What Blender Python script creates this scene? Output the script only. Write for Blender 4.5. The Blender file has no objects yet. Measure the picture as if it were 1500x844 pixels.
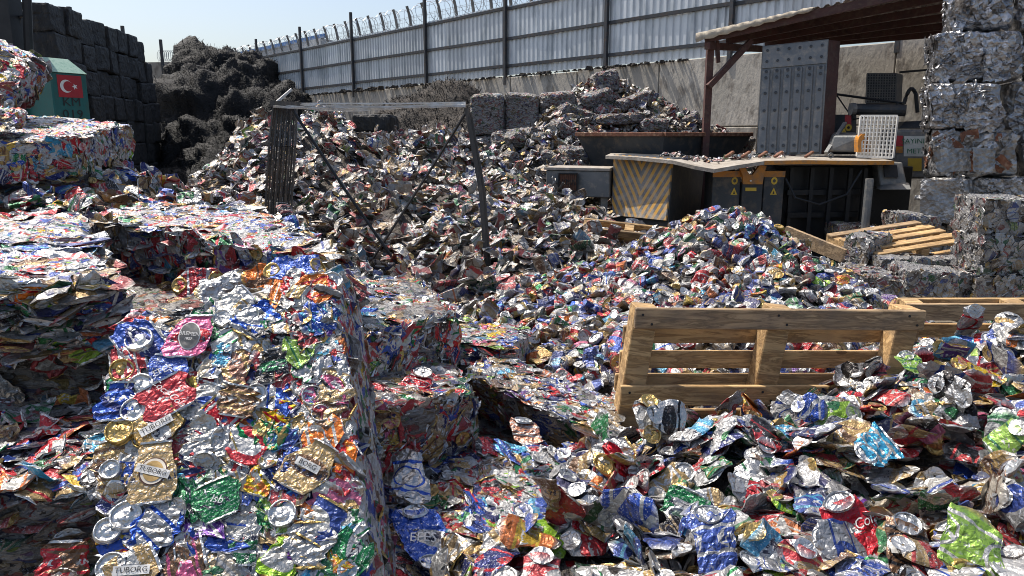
import bpy, bmesh, math, random
import numpy as np
from mathutils import Vector, Matrix
from mathutils.bvhtree import BVHTree

# ------------------------------------------------------------------ camera, sky, sun, exposure
scene = bpy.context.scene
COL = scene.collection
FPX, PITCH, EYE = 1083.0, math.radians(11.58), 1.7
cam_d = bpy.data.cameras.new('camera'); cam = bpy.data.objects.new('camera', cam_d); COL.objects.link(cam)
cam_d.sensor_width = 36.0; cam_d.lens = 36.0 * FPX / 1500.0
cam_d.clip_start = 0.05; cam_d.clip_end = 2000
cam.location = (0, 0, EYE); cam.rotation_euler = (math.pi / 2 - PITCH, 0, 0)
scene.camera = cam

SUN_AZ = Vector((-0.80, 0.56, 0)).normalized(); SUN_EL = math.radians(62)
SUN = Vector((SUN_AZ.x * math.cos(SUN_EL), SUN_AZ.y * math.cos(SUN_EL), math.sin(SUN_EL)))
world = bpy.data.worlds.new('World'); scene.world = world; world.use_nodes = True
wn = world.node_tree.nodes; wl = world.node_tree.links
bg = wn['Background']; sky = wn.new('ShaderNodeTexSky'); sky.sky_type = 'NISHITA'; sky.sun_disc = False
sky.sun_elevation = SUN_EL; sky.sun_rotation = math.atan2(SUN_AZ.x, SUN_AZ.y)
sky.air_density = 1.0; sky.dust_density = 3.0; sky.ozone_density = 1.0; sky.altitude = 0
wl.new(sky.outputs[0], bg.inputs[0]); bg.inputs[1].default_value = 0.15
sl = bpy.data.lights.new('sun', 'SUN'); sl.energy = 4.8; sl.angle = math.radians(0.53); sl.color = (1.0, 0.94, 0.85)
so = bpy.data.objects.new('sun', sl); COL.objects.link(so); so.rotation_euler = SUN.to_track_quat('Z', 'Y').to_euler()
vs = scene.view_settings
vs.view_transform = 'Standard'; vs.look = 'None'; vs.gamma = 1.0; vs.use_curve_mapping = False; vs.exposure = 0.22
scene.cycles.filter_width = 1.0

CP, SP = math.cos(PITCH), math.sin(PITCH)
def P(px, py, Y):
    """point seen at photo pixel (px, py) that lies Y metres in front of the viewer"""
    u = (px - 750) / FPX; w = (422 - py) / FPX
    dy = CP + w * SP; dz = -SP + w * CP
    return np.array([u / dy * Y, Y, EYE + dz / dy * Y])
def proj(p):
    d = np.asarray(p, float) - np.array([0, 0, EYE])
    zc = d[..., 1] * CP - d[..., 2] * SP; yc = d[..., 1] * SP + d[..., 2] * CP
    zc = np.where(np.abs(zc) < 1e-6, 1e-6, zc)
    return 750 + FPX * d[..., 0] / zc, 422 - FPX * yc / zc, zc
A_ = np.array
rng = np.random.default_rng(11)

# ------------------------------------------------------------------ noise
def _h(ix, iy, iz, s):
    h = (ix * 374761393 + iy * 668265263 + iz * 1440662683 + s * 974711) & 0xffffffff
    h = ((h ^ (h >> 13)) * 1274126177) & 0xffffffff
    h = ((h ^ (h >> 16)) * 2246822519) & 0xffffffff
    return ((h ^ (h >> 15)) & 0xffff) / 65535.0
def vnoise(p, s=0):
    p = np.asarray(p, float); i = np.floor(p).astype(np.int64); f = p - i; f = f * f * (3 - 2 * f)
    x, y, z = i[..., 0], i[..., 1], i[..., 2]; fx, fy, fz = f[..., 0], f[..., 1], f[..., 2]
    def l(a, b, t): return a + (b - a) * t
    return l(l(l(_h(x, y, z, s), _h(x + 1, y, z, s), fx), l(_h(x, y + 1, z, s), _h(x + 1, y + 1, z, s), fx), fy),
             l(l(_h(x, y, z + 1, s), _h(x + 1, y, z + 1, s), fx), l(_h(x, y + 1, z + 1, s), _h(x + 1, y + 1, z + 1, s), fx), fy), fz) * 2 - 1
def fbm(p, s=0, o=4, ridged=False):
    r = 0; a = 1.0; t = 0
    for k in range(o):
        n = vnoise(p * 2.03 ** k, s + 17 * k)
        r = r + a * ((1 - 2 * np.abs(n)) if ridged else n); t += a; a *= 0.5
    return r / t
def nvec(p, s=0, o=3, ridged=False):
    return np.stack([fbm(p, s + 101 * k, o, ridged) for k in range(3)], -1)

# ------------------------------------------------------------------ materials
MATS = {}
def newmat(name):
    m = bpy.data.materials.new(name); m.use_nodes = True; MATS[name] = m
    nt = m.node_tree; return m, nt.nodes, nt.links, nt.nodes['Principled BSDF']
class NT:
    def __init__(s, m): s.n = m.node_tree.nodes; s.l = m.node_tree.links
    def set(s, sock, v):
        if isinstance(v, bpy.types.NodeSocket): s.l.new(v, sock)
        elif v is not None:
            try: sock.default_value = v
            except Exception: sock.default_value = (v, v, v)
    def math(s, op, a, b=None, c=None, clamp=False):
        n = s.n.new('ShaderNodeMath'); n.operation = op; n.use_clamp = clamp
        for k, v in enumerate((a, b, c)):
            if v is not None: s.set(n.inputs[k], v)
        return n.outputs[0]
    def mix(s, f, a, b, blend='MIX'):
        n = s.n.new('ShaderNodeMix'); n.data_type = 'RGBA'; n.blend_type = blend
        s.set(n.inputs[0], f); s.set(n.inputs[6], a); s.set(n.inputs[7], b); return n.outputs[2]
    def noise(s, vec, scale, detail=3, rough=0.55, dist=0.0, out=0):
        n = s.n.new('ShaderNodeTexNoise'); n.inputs['Scale'].default_value = scale; n.inputs['Detail'].default_value = detail
        n.inputs['Roughness'].default_value = rough; n.inputs['Distortion'].default_value = dist
        if vec is not None: s.l.new(vec, n.inputs['Vector'])
        return n.outputs[out]
    def voro(s, vec, scale, feat='F1', out='Color', rnd=1.0):
        n = s.n.new('ShaderNodeTexVoronoi'); n.feature = feat; n.inputs['Scale'].default_value = scale
        n.inputs['Randomness'].default_value = rnd
        if vec is not None: s.l.new(vec, n.inputs['Vector'])
        return n.outputs[out]
    def ramp(s, fac, stops, interp='LINEAR'):
        n = s.n.new('ShaderNodeValToRGB'); n.color_ramp.interpolation = interp; e = n.color_ramp.elements
        while len(e) < len(stops): e.new(0.5)
        for k, (p, c) in enumerate(stops): e[k].position = p; e[k].color = (*c[:3], 1) if len(c) >= 3 else (c[0],) * 3 + (1,)
        s.l.new(fac, n.inputs[0]); return n.outputs[0]
    def gt(s, a, b): return s.math('GREATER_THAN', a, b)
    def lt(s, a, b): return s.math('LESS_THAN', a, b)
    def tex(s, k='Object'):
        return s.n.new('ShaderNodeTexCoord').outputs[k]
    def mapping(s, vec, scale=(1, 1, 1), rot=(0, 0, 0)):
        n = s.n.new('ShaderNodeMapping'); n.inputs['Scale'].default_value = scale; n.inputs['Rotation'].default_value = rot
        s.l.new(vec, n.inputs[0]); return n.outputs[0]
    def bump(s, h, dist=0.01, strength=1.0, nrm=None):
        n = s.n.new('ShaderNodeBump'); n.inputs['Distance'].default_value = dist; n.inputs['Strength'].default_value = strength
        s.l.new(h, n.inputs['Height'])
        if nrm is not None: s.l.new(nrm, n.inputs['Normal'])
        return n.outputs[0]
    def attr(s, name, kind='GEOMETRY'):
        n = s.n.new('ShaderNodeAttribute'); n.attribute_name = name; n.attribute_type = kind; return n
    def sep(s, v):
        n = s.n.new('ShaderNodeSeparateXYZ'); s.l.new(v, n.inputs[0]); return n.outputs

def simple(name, c1, c2=None, scale=4.0, rough=0.7, metal=0.0, bump=0.0, bscale=30.0, c3=None, map_scale=(1, 1, 1), thr=(0.35, 0.65), coord='Object', detail=5):
    m, n, l, b = newmat(name); t = NT(m)
    v = t.mapping(t.tex(coord), map_scale)
    f = t.noise(v, scale, detail, 0.62)
    c2 = c2 or tuple(x * 0.7 for x in c1)
    col = t.ramp(f, [(thr[0], c1), (thr[1], c2)])
    if c3 is not None:
        g = t.noise(v, scale * 3.3, 4, 0.6); g = t.ramp(g, [(0.5, (0,) * 3), (0.66, (1,) * 3)])
        col = t.mix(g, col, (*c3, 1))
    ov = t.math('ADD', 0.87, t.math('MULTIPLY', t.n.new('ShaderNodeObjectInfo').outputs['Random'], 0.26)); sc_ = t.n.new('ShaderNodeVectorMath'); sc_.operation = 'SCALE'; l.new(col, sc_.inputs[0]); l.new(ov, sc_.inputs['Scale'])
    t.set(b.inputs['Base Color'], sc_.outputs[0]); b.inputs['Roughness'].default_value = rough; b.inputs['Metallic'].default_value = metal
    if bump:
        t.set(b.inputs['Normal'], t.bump(t.noise(v, bscale, 4, 0.6), bump))
    return m

SILVER = (0.56, 0.56, 0.55); GOLD = (0.52, 0.36, 0.13)
def can_material():
    m, n, l, b = newmat('can_print'); t = NT(m)
    a1 = t.attr('c1'); a2 = t.attr('c2'); ar = t.attr('art')
    u, v, seed = t.sep(ar.outputs['Vector'])
    metal = a1.outputs['Alpha']; dust = a2.outputs['Alpha']
    s1 = t.math('FRACT', t.math('MULTIPLY', seed, 7.13)); s2 = t.math('FRACT', t.math('MULTIPLY', seed, 31.7)); s3 = t.math('FRACT', t.math('MULTIPLY', seed, 97.3))
    uu = t.math('FRACT', t.math('ADD', t.math('MULTIPLY', u, 2.0), s2))
    du = t.math('ABSOLUTE', t.math('SUBTRACT', uu, 0.5)); dv = t.math('ABSOLUTE', t.math('SUBTRACT', v, 0.5))
    # emblem oval, ring, bands, diagonal sweep
    o = t.math('ADD', t.math('POWER', t.math('DIVIDE', du, 0.36), 2), t.math('POWER', t.math('DIVIDE', dv, t.math('ADD', 0.16, t.math('MULTIPLY', s3, 0.16))), 2))
    oval = t.math('MULTIPLY', t.lt(o, 1.0), t.lt(s1, 0.42))
    ring = t.math('MULTIPLY', t.math('MULTIPLY', t.lt(o, 1.0), t.gt(o, 0.72)), t.lt(s1, 0.6))
    band = t.math('MULTIPLY', t.lt(t.math('ABSOLUTE', t.math('SUBTRACT', dv, t.math('ADD', 0.22, t.math('MULTIPLY', s2, 0.15)))), 0.035), t.gt(s1, 0.25))
    half = t.math('MULTIPLY', t.gt(v, t.math('ADD', 0.45, t.math('MULTIPLY', s3, 0.3))), t.math('MULTIPLY', t.gt(s1, 0.55), t.lt(s1, 0.75)))
    dg = t.math('FRACT', t.math('ADD', t.math('MULTIPLY', u, 2.0), t.math('MULTIPLY', v, t.math('ADD', 0.5, s2))))
    diag = t.math('MULTIPLY', t.lt(dg, 0.26), t.gt(s1, 0.8))
    mask = t.math('MAXIMUM', t.math('MAXIMUM', oval, ring), t.math('MAXIMUM', t.math('MAXIMUM', band, half), diag))
    col = t.mix(mask, a1.outputs['Color'], a2.outputs['Color'])
    # lettering-like blocks across the middle
    cx = n.new('ShaderNodeCombineXYZ'); t.set(cx.inputs[0], t.math('MULTIPLY', u, 26)); t.set(cx.inputs[1], t.math('MULTIPLY', v, 9)); t.set(cx.inputs[2], t.math('MULTIPLY', seed, 40))
    lt_ = t.gt(t.noise(cx.outputs[0], 1.0, 1, 0.4), 0.54)
    inrow = t.lt(t.math('ABSOLUTE', t.math('SUBTRACT', v, t.math('ADD', 0.42, t.math('MULTIPLY', s1, 0.16)))), 0.085)
    tx = t.math('MULTIPLY', t.math('MULTIPLY', lt_, inrow), t.math('MULTIPLY', t.lt(du, 0.4), t.math('SUBTRACT', 1.0, metal)))
    lum = t.gt(s3, 0.35); tcol = t.mix(lum, (0.03, 0.03, 0.05, 1), (0.55, 0.54, 0.51, 1))
    col = t.mix(tx, col, tcol)
    small = t.math('MULTIPLY', t.gt(t.noise(cx.outputs[0], 3.1, 1, 0.4), 0.6), t.math('MULTIPLY', t.math('SUBTRACT', 1.0, metal), t.lt(t.math('FRACT', t.math('MULTIPLY', v, 9.0)), 0.5)))
    col = t.mix(t.math('MULTIPLY', small, 0.6), col, t.mix(lum, (0.7, 0.7, 0.7, 1), (0.1, 0.1, 0.1, 1)))
    # scuffed to bare metal, then dirt; on bale-edge cans also painted shade
    pos = t.n.new('ShaderNodeNewGeometry').outputs['Position']
    wear = t.ramp(t.noise(pos, 55, 4, 0.65), [(0.60, (0,) * 3), (0.68, (1,) * 3)])
    wear = t.math('MULTIPLY', wear, 0.55)
    col = t.mix(wear, col, (*SILVER, 1))
    dn = t.ramp(t.noise(pos, 16, 5, 0.65), [(0.30, (0.0,) * 3), (0.72, (1,) * 3)])
    df = t.math('MULTIPLY', dn, dust)
    col = t.mix(df, col, (0.105, 0.082, 0.062, 1))
    t.set(b.inputs['Base Color'], col)
    mt = t.math('MAXIMUM', metal, wear); mt = t.math('ADD', 0.44, t.math('MULTIPLY', mt, 0.52))
    mt = t.math('MULTIPLY', mt, t.math('SUBTRACT', 1.0, t.math('MULTIPLY', df, 0.8)))
    t.set(b.inputs['Metallic'], mt)
    t.set(b.inputs['Roughness'], t.math('ADD', 0.27, t.math('ADD', t.math('MULTIPLY', t.noise(pos, 40, 2), 0.22), t.math('MULTIPLY', df, 0.4))))
    rn = t.n.new('ShaderNodeTexNoise'); rn.noise_type = 'RIDGED_MULTIFRACTAL'; rn.inputs['Scale'].default_value = 45; rn.inputs['Detail'].default_value = 2.5; rn.inputs['Distortion'].default_value = 0.4; l.new(pos, rn.inputs['Vector'])
    wv = t.n.new('ShaderNodeVectorMath'); wv.operation = 'SCALE'; l.new(t.noise(pos, 30, 2, out=1), wv.inputs[0]); wv.inputs['Scale'].default_value = 0.035
    wa = t.n.new('ShaderNodeVectorMath'); wa.operation = 'ADD'; l.new(pos, wa.inputs[0]); l.new(wv.outputs[0], wa.inputs[1])
    e1 = t.voro(wa.outputs[0], 34, 'DISTANCE_TO_EDGE', 'Distance'); e2 = t.voro(wa.outputs[0], 85, 'DISTANCE_TO_EDGE', 'Distance')
    hh = t.math('ADD', t.math('MULTIPLY', rn.outputs[0], 0.45), t.math('ADD', t.math('MULTIPLY', e1, 1.25), t.math('MULTIPLY', e2, 0.4)))
    t.set(b.inputs['Normal'], t.bump(hh, 0.006, 0.9))
    return m
can_material()

PAL = [  # name, colour, weight
 ('silver', (0.43, 0.43, 0.43), 0.24), ('white', (0.50, 0.49, 0.46), 0.07), ('blue', (0.024, 0.075, 0.36), 0.12), ('red', (0.44, 0.018, 0.030), 0.14),
 ('navy', (0.012, 0.022, 0.13), 0.05), ('green', (0.012, 0.17, 0.060), 0.06), ('gold', (0.42, 0.28, 0.11), 0.095), ('orange', (0.60, 0.16, 0.03), 0.04),
 ('black', (0.018, 0.018, 0.022), 0.05), ('sky blue', (0.06, 0.32, 0.52), 0.025), ('lime green', (0.25, 0.46, 0.03), 0.02), ('yellow', (0.62, 0.42, 0.03), 0.02),
 ('purple', (0.14, 0.04, 0.30), 0.01), ('pink', (0.52, 0.10, 0.22), 0.015), ('brown', (0.16, 0.085, 0.045), 0.03), ('cream', (0.50, 0.43, 0.33), 0.02)]
PN = [p[0] for p in PAL]; PC = A_([p[1] for p in PAL]) * 0.84; PW = A_([p[2] for p in PAL]); PW = PW / PW.sum()
PIDX = {n: i for i, n in enumerate(PN)}
SECOND = {'silver': ['blue', 'red', 'black', 'green', 'gold'], 'white': ['red', 'blue', 'green', 'silver', 'orange'], 'blue': ['silver', 'navy', 'red', 'sky blue', 'white'],
 'red': ['silver', 'white', 'gold', 'black'], 'navy': ['silver', 'gold', 'red'], 'green': ['silver', 'gold', 'red'], 'gold': ['brown', 'brown', 'red', 'silver'],
 'orange': ['white', 'yellow', 'red'], 'black': ['gold', 'silver', 'green', 'red'], 'sky blue': ['white', 'silver'], 'lime green': ['white', 'green'],
 'yellow': ['red', 'white'], 'purple': ['silver', 'white'], 'pink': ['white', 'black'], 'brown': ['gold', 'cream'], 'cream': ['red', 'brown', 'silver']}

def bale_core_material(name, dust=0.35, sat=1.0, scale=13.0, squash=(1, 1, 1), dark=1.0, bump=0.012, silver=False, foil=0.3):
    m, n, l, b = newmat(name); t = NT(m)
    pos = t.mapping(t.n.new('ShaderNodeNewGeometry').outputs['Position'], squash)
    wob = t.n.new('ShaderNodeVectorMath'); wob.operation = 'ADD'
    ns = t.n.new('ShaderNodeTexNoise'); ns.inputs['Scale'].default_value = 14; ns.inputs['Detail'].default_value = 3; l.new(pos, ns.inputs['Vector'])
    sc = t.n.new('ShaderNodeVectorMath'); sc.operation = 'SCALE'; l.new(ns.outputs['Color'], sc.inputs[0]); sc.inputs['Scale'].default_value = 0.09
    l.new(pos, wob.inputs[0]); l.new(sc.outputs[0], wob.inputs[1]); p = wob.outputs[0]
    def pal(vc):
        r = t.sep(vc)[0]; acc = 0; stops = []
        for k in rng.permutation(len(PAL)):
            c = PC[k]; g = c.mean(); c = g + (c - g) * sat; c = c * dark
            stops.append((float(acc), tuple(c))); acc += PW[k]
        return t.ramp(r, stops, 'CONSTANT')
    big = pal(t.voro(p, scale)); sm = pal(t.voro(p, scale * 2.6))
    sel = t.gt(t.noise(p, scale * 0.5, 2), 0.5)
    col = t.mix(sel, big, sm)
    col = t.mix(t.gt(t.noise(p, scale * 1.6, 3), 1 - foil - 0.18), col, (0.5 * dark, 0.5 * dark, 0.5 * dark, 1))
    dn = t.ramp(t.noise(pos, 9, 5, 0.65), [(0.25, (0.2,) * 3), (0.75, (1,) * 3)])
    df = t.math('MULTIPLY', dn, dust)
    col = t.mix(df, col, (0.15, 0.125, 0.10, 1))
    t.set(b.inputs['Base Color'], col)
    b.inputs['Metallic'].default_value = 0.5; t.set(b.inputs['Roughness'], t.math('ADD', 0.32, t.math('MULTIPLY', df, 0.5)))
    h = t.math('ADD', t.voro(p, scale * 2.2, out='Distance'), t.math('MULTIPLY', t.noise(p, scale * 6, 3, 0.6), 0.9))
    t.set(b.inputs['Normal'], t.bump(h, bump, 0.9))
    return m
bale_core_material('bale_core', 0.25, 1.0, 17.0)
bale_core_material('bale_edge', 0.6, 0.75, 13.0, (1, 1, 2.6), 0.55)  # darker copy of bale_core: shade of the bale sides painted in
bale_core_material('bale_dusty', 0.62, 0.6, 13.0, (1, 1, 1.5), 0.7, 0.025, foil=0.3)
bale_core_material('bale_grey', 0.5, 0.45, 19.0, (1, 1, 1), 0.8, 0.03, foil=0.45)
bale_core_material('heap_core', 0.8, 0.6, 14.0, (1, 1, 1), 0.14, 0.03)  # core colour darkened so the gaps between cans read as deep shade

def metal_scrap(name, c1, c2, c3, rough=0.35):
    m, n, l, b = newmat(name); t = NT(m)
    pos = t.n.new('ShaderNodeNewGeometry').outputs['Position']
    v = t.sep(t.voro(pos, 9.0))[0]
    col = t.ramp(v, [(0.0, c1), (0.45, c2), (0.7, c3), (0.88, c1)], 'CONSTANT')
    g = t.ramp(t.noise(pos, 12, 5, 0.7), [(0.42, (0,) * 3), (0.72, (1,) * 3)])
    col = t.mix(t.math('MULTIPLY', g, 0.6), col, (0.12, 0.10, 0.085, 1))
    t.set(b.inputs['Base Color'], col); b.inputs['Metallic'].default_value = 0.82; b.inputs['Roughness'].default_value = rough
    h = t.math('ADD', t.voro(pos, 20, out='Distance'), t.math('MULTIPLY', t.noise(pos, 60, 3), 0.5))
    t.set(b.inputs['Normal'], t.bump(h, 0.02, 0.9))
    return m
metal_scrap('silver_scrap', (0.47, 0.47, 0.48), (0.30, 0.30, 0.31), (0.20, 0.20, 0.205), 0.3)
metal_scrap('grey_scrap', (0.34, 0.34, 0.34), (0.26, 0.25, 0.24), (0.44, 0.43, 0.42), 0.45)
simple('swarf', (0.005, 0.0052, 0.0055), (0.011, 0.0108, 0.0105), 3.0, 0.7, 0.1, 0.09, 14, c3=(0.020, 0.017, 0.0145))
simple('swarf_brown', (0.030, 0.025, 0.021), (0.058, 0.046, 0.036), 3.0, 0.8, 0.1, 0.06, 22, c3=(0.02, 0.018, 0.016))
simple('swarf_bale', (0.014, 0.0145, 0.016), (0.028, 0.028, 0.028), 2.5, 0.65, 0.2, 0.035, 26, c3=(0.045, 0.040, 0.034), map_scale=(1, 1, 0.35))
simple('ground_dirt', (0.17, 0.145, 0.115), (0.10, 0.086, 0.07), 0.8, 0.95, 0, 0.02, 9, c3=(0.22, 0.19, 0.155))
simple('concrete', (0.47, 0.43, 0.37), (0.35, 0.32, 0.27), 1.3, 0.92, 0, 0.012, 14, c3=(0.20, 0.175, 0.145), map_scale=(1, 1, 0.55))
simple('dark_steel', (0.030, 0.036, 0.042), (0.050, 0.056, 0.062), 2.5, 0.5, 0.25, 0.003, 30, c3=(0.085, 0.075, 0.065))
simple('grey_steel', (0.13, 0.14, 0.145), (0.20, 0.20, 0.195), 3.0, 0.55, 0.4, 0.003, 30, c3=(0.26, 0.24, 0.21))
simple('black_steel', (0.014, 0.015, 0.017), (0.026, 0.027, 0.029), 3.0, 0.55, 0.3, 0.002, 30)
simple('post_steel', (0.030, 0.036, 0.044), (0.05, 0.052, 0.056), 3.0, 0.6, 0.2, 0.002, 30, c3=(0.075, 0.055, 0.045))
simple('dusty_plate', (0.42, 0.37, 0.31), (0.30, 0.26, 0.21), 3.0, 0.85, 0.1, 0.006, 20, c3=(0.50, 0.46, 0.40))
simple('rust', (0.21, 0.085, 0.045), (0.13, 0.055, 0.035), 5.0, 0.85, 0.1, 0.004, 40, c3=(0.30, 0.17, 0.10))
simple('roof_sheet', (0.46, 0.40, 0.36), (0.32, 0.27, 0.24), 2.0, 0.6, 0.3, 0.004, 20, c3=(0.16, 0.10, 0.08))
simple('rust_dark', (0.105, 0.042, 0.034), (0.065, 0.032, 0.028), 4.0, 0.75, 0.1, 0.003, 40, c3=(0.10, 0.06, 0.045))
simple('orange_paint', (0.58, 0.23, 0.025), (0.42, 0.17, 0.03), 4.0, 0.5, 0.0, 0.002, 30, c3=(0.30, 0.16, 0.07))
simple('yellow_paint', (0.62, 0.42, 0.04), (0.5, 0.33, 0.04), 6.0, 0.55, 0)
simple('white_paint', (0.72, 0.71, 0.67), (0.60, 0.58, 0.53), 4.0, 0.5, 0)
simple('sign_white', (0.62, 0.64, 0.60), (0.5, 0.52, 0.49), 6.0, 0.5, 0)
simple('sign_green_text', (0.01, 0.13, 0.06), (0.01, 0.10, 0.05), 6.0, 0.5, 0)
simple('sign_red', (0.42, 0.02, 0.03), (0.33, 0.02, 0.03), 6.0, 0.5, 0)
simple('flag_red', (0.40, 0.016, 0.024), (0.30, 0.018, 0.024), 5.0, 0.6, 0)
simple('flag_white', (0.72, 0.70, 0.66), (0.62, 0.6, 0.56), 8.0, 0.6, 0)
simple('letter_black', (0.012, 0.012, 0.012), (0.02, 0.02, 0.02), 8.0, 0.6, 0)
simple('green_paint', (0.010, 0.135, 0.125), (0.014, 0.105, 0.095), 2.0, 0.55, 0.0, 0.002, 20, c3=(0.03, 0.11, 0.095))
simple('mint_paint', (0.19, 0.33, 0.26), (0.26, 0.38, 0.31), 5.0, 0.6, 0.0, 0.002, 20, c3=(0.14, 0.27, 0.21))
simple('beige_cloth', (0.56, 0.49, 0.38), (0.43, 0.37, 0.29), 4.0, 0.9, 0, 0.01, 16, c3=(0.36, 0.31, 0.25))
simple('corrugated_sheet', (0.62, 0.65, 0.67), (0.52, 0.545, 0.56), 0.7, 0.42, 0.25, 0.004, 5, c3=(0.36, 0.39, 0.41), map_scale=(1, 1, 0.3))
simple('razor_steel', (0.55, 0.56, 0.57), (0.45, 0.46, 0.47), 4.0, 0.4, 0.7)
simple('post_concrete', (0.25, 0.235, 0.215), (0.18, 0.17, 0.155), 6.0, 0.9, 0)
simple('roof_blue', (0.03, 0.15, 0.42), (0.03, 0.13, 0.36), 2.0, 0.5, 0)
simple('building_grey', (0.42, 0.44, 0.46), (0.36, 0.38, 0.40), 0.6, 0.7, 0)
simple('rack_steel', (0.060, 0.056, 0.052), (0.10, 0.09, 0.08), 9.0, 0.5, 0.45, 0.004, 60, c3=(0.16, 0.13, 0.105), map_scale=(1, 1, 0.2))
simple('film', (0.66, 0.64, 0.60), (0.52, 0.50, 0.47), 12.0, 0.35, 0.3, 0.006, 60, map_scale=(0.3, 1, 2))
def wood_material(name, c1, c2, c3):
    m, n, l, b = newmat(name); t = NT(m)
    rnd = t.n.new('ShaderNodeObjectInfo').outputs['Random']
    pos = t.tex('Object')
    add = t.n.new('ShaderNodeVectorMath'); add.operation = 'ADD'; l.new(pos, add.inputs[0])
    cb = t.n.new('ShaderNodeCombineXYZ'); t.set(cb.inputs[0], t.math('MULTIPLY', rnd, 37.0)); t.set(cb.inputs[2], t.math('MULTIPLY', rnd, 11.0)); l.new(cb.outputs[0], add.inputs[1])
    v = t.mapping(add.outputs[0], (4.0, 34, 34)); g = t.noise(v, 1.0, 6, 0.65, 0.9)
    col = t.ramp(g, [(0.30, c1), (0.46, tuple(x * 1.12 for x in c1)), (0.54, tuple(x * .62 for x in c2)), (0.60, c2), (0.72, c1)])
    kn = t.voro(t.mapping(add.outputs[0], (4, 9, 9)), 1.0, out='Distance'); knot = t.math('LESS_THAN', kn, 0.10)
    col = t.mix(t.math('MULTIPLY', knot, 0.75), col, (0.10, 0.05, 0.02, 1))
    w = t.ramp(t.noise(t.mapping(add.outputs[0], (3, 8, 8)), 1.2, 5, 0.65), [(0.46, (0,) * 3), (0.72, (1,) * 3)])
    col = t.mix(t.math('MULTIPLY', w, 0.85), col, (*c3, 1))
    hv = t.math('ADD', 0.8, t.math('MULTIPLY', rnd, 0.35)); 
    cm = t.n.new('ShaderNodeVectorMath'); cm.operation = 'SCALE'; l.new(col, cm.inputs[0]); t.set(cm.inputs['Scale'], hv)
    t.set(b.inputs['Base Color'], cm.outputs[0]); b.inputs['Roughness'].default_value = 0.82
    t.set(b.inputs['Normal'], t.bump(g, 0.004, 0.6))
wood_material('wood', (0.55, 0.36, 0.165), (0.44, 0.265, 0.11), (0.20, 0.14, 0.085))
wood_material('wood_grey', (0.44, 0.30, 0.165), (0.34, 0.225, 0.12), (0.14, 0.11, 0.085))
def chevron_material():
    m, n, l, b = newmat('chevron_paint'); t = NT(m)
    u, v, s = t.sep(t.attr('art').outputs['Vector'])
    d = t.math('FRACT', t.math('MULTIPLY', t.math('SUBTRACT', t.math('MULTIPLY', t.math('ABSOLUTE', t.math('SUBTRACT', u, 0.5)), 1.9), t.math('MULTIPLY', v, 1.0)), 4.6))
    st = t.lt(d, 0.48)
    pos = t.tex(); nz = t.noise(pos, 7, 5, 0.68)
    wear = t.ramp(nz, [(0.42, (0,) * 3), (0.66, (1,) * 3)])
    low = t.math('SUBTRACT', 1.0, v)
    wv = t.math('MULTIPLY', wear, t.math('ADD', 0.45, t.math('MULTIPLY', low, 0.6)), clamp=True)
    col = t.mix(st, (0.15, 0.145, 0.14, 1), (0.62, 0.33, 0.06, 1))
    col = t.mix(t.math('MULTIPLY', wv, 0.85), col, (0.42, 0.385, 0.33, 1))
    t.set(b.inputs['Base Color'], col); b.inputs['Roughness'].default_value = 0.7
    t.set(b.inputs['Normal'], t.bump(nz, 0.004))
chevron_material()

# ------------------------------------------------------------------ object helpers
def link(o): COL.objects.link(o); return o
def mesh_np(name, V, Q, attrs=None, smooth=False):
    me = bpy.data.meshes.new(name); V = np.ascontiguousarray(V, np.float32).reshape(-1, 3); Q = np.ascontiguousarray(Q, np.int32)
    k = Q.shape[1]; me.vertices.add(len(V)); me.vertices.foreach_set('co', V.ravel())
    me.loops.add(Q.size); me.loops.foreach_set('vertex_index', Q.ravel())
    me.polygons.add(len(Q)); me.polygons.foreach_set('loop_start', np.arange(0, Q.size, k, dtype=np.int32))
    me.polygons.foreach_set('loop_total', np.full(len(Q), k, np.int32))
    me.polygons.foreach_set('use_smooth', np.full(len(Q), smooth))
    for an, (kind, arr) in (attrs or {}).items():
        a = me.attributes.new(an, kind, 'POINT')
        a.data.foreach_set('color' if kind == 'FLOAT_COLOR' else 'vector', np.ascontiguousarray(arr, np.float32).ravel())
    me.update(calc_edges=True); return me
def tag(o, label=None, cat=None, group=None, kind=None):
    if label: o['label'] = label
    if cat: o['category'] = cat
    if group: o['group'] = group
    if kind: o['kind'] = kind
    return o
WL = {}
def add(name, me, mat, parent=None, loc=None):
    if mat and not me.materials: me.materials.append(MATS[mat])
    o = link(bpy.data.objects.new(name, me))
    if loc is not None: o.location = loc
    if parent is not None:
        o.parent = parent; o.matrix_parent_inverse = Matrix.Translation(-WL[parent.name])
    WL[o.name] = Vector(o.location); return o
def root(name, loc, label=None, cat=None, group=None):
    o = link(bpy.data.objects.new(name, None)); o.empty_display_size = 0.1; o.location = Vector(tuple(float(x) for x in loc))
    WL[o.name] = Vector(o.location); return tag(o, label, cat, group)

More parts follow.
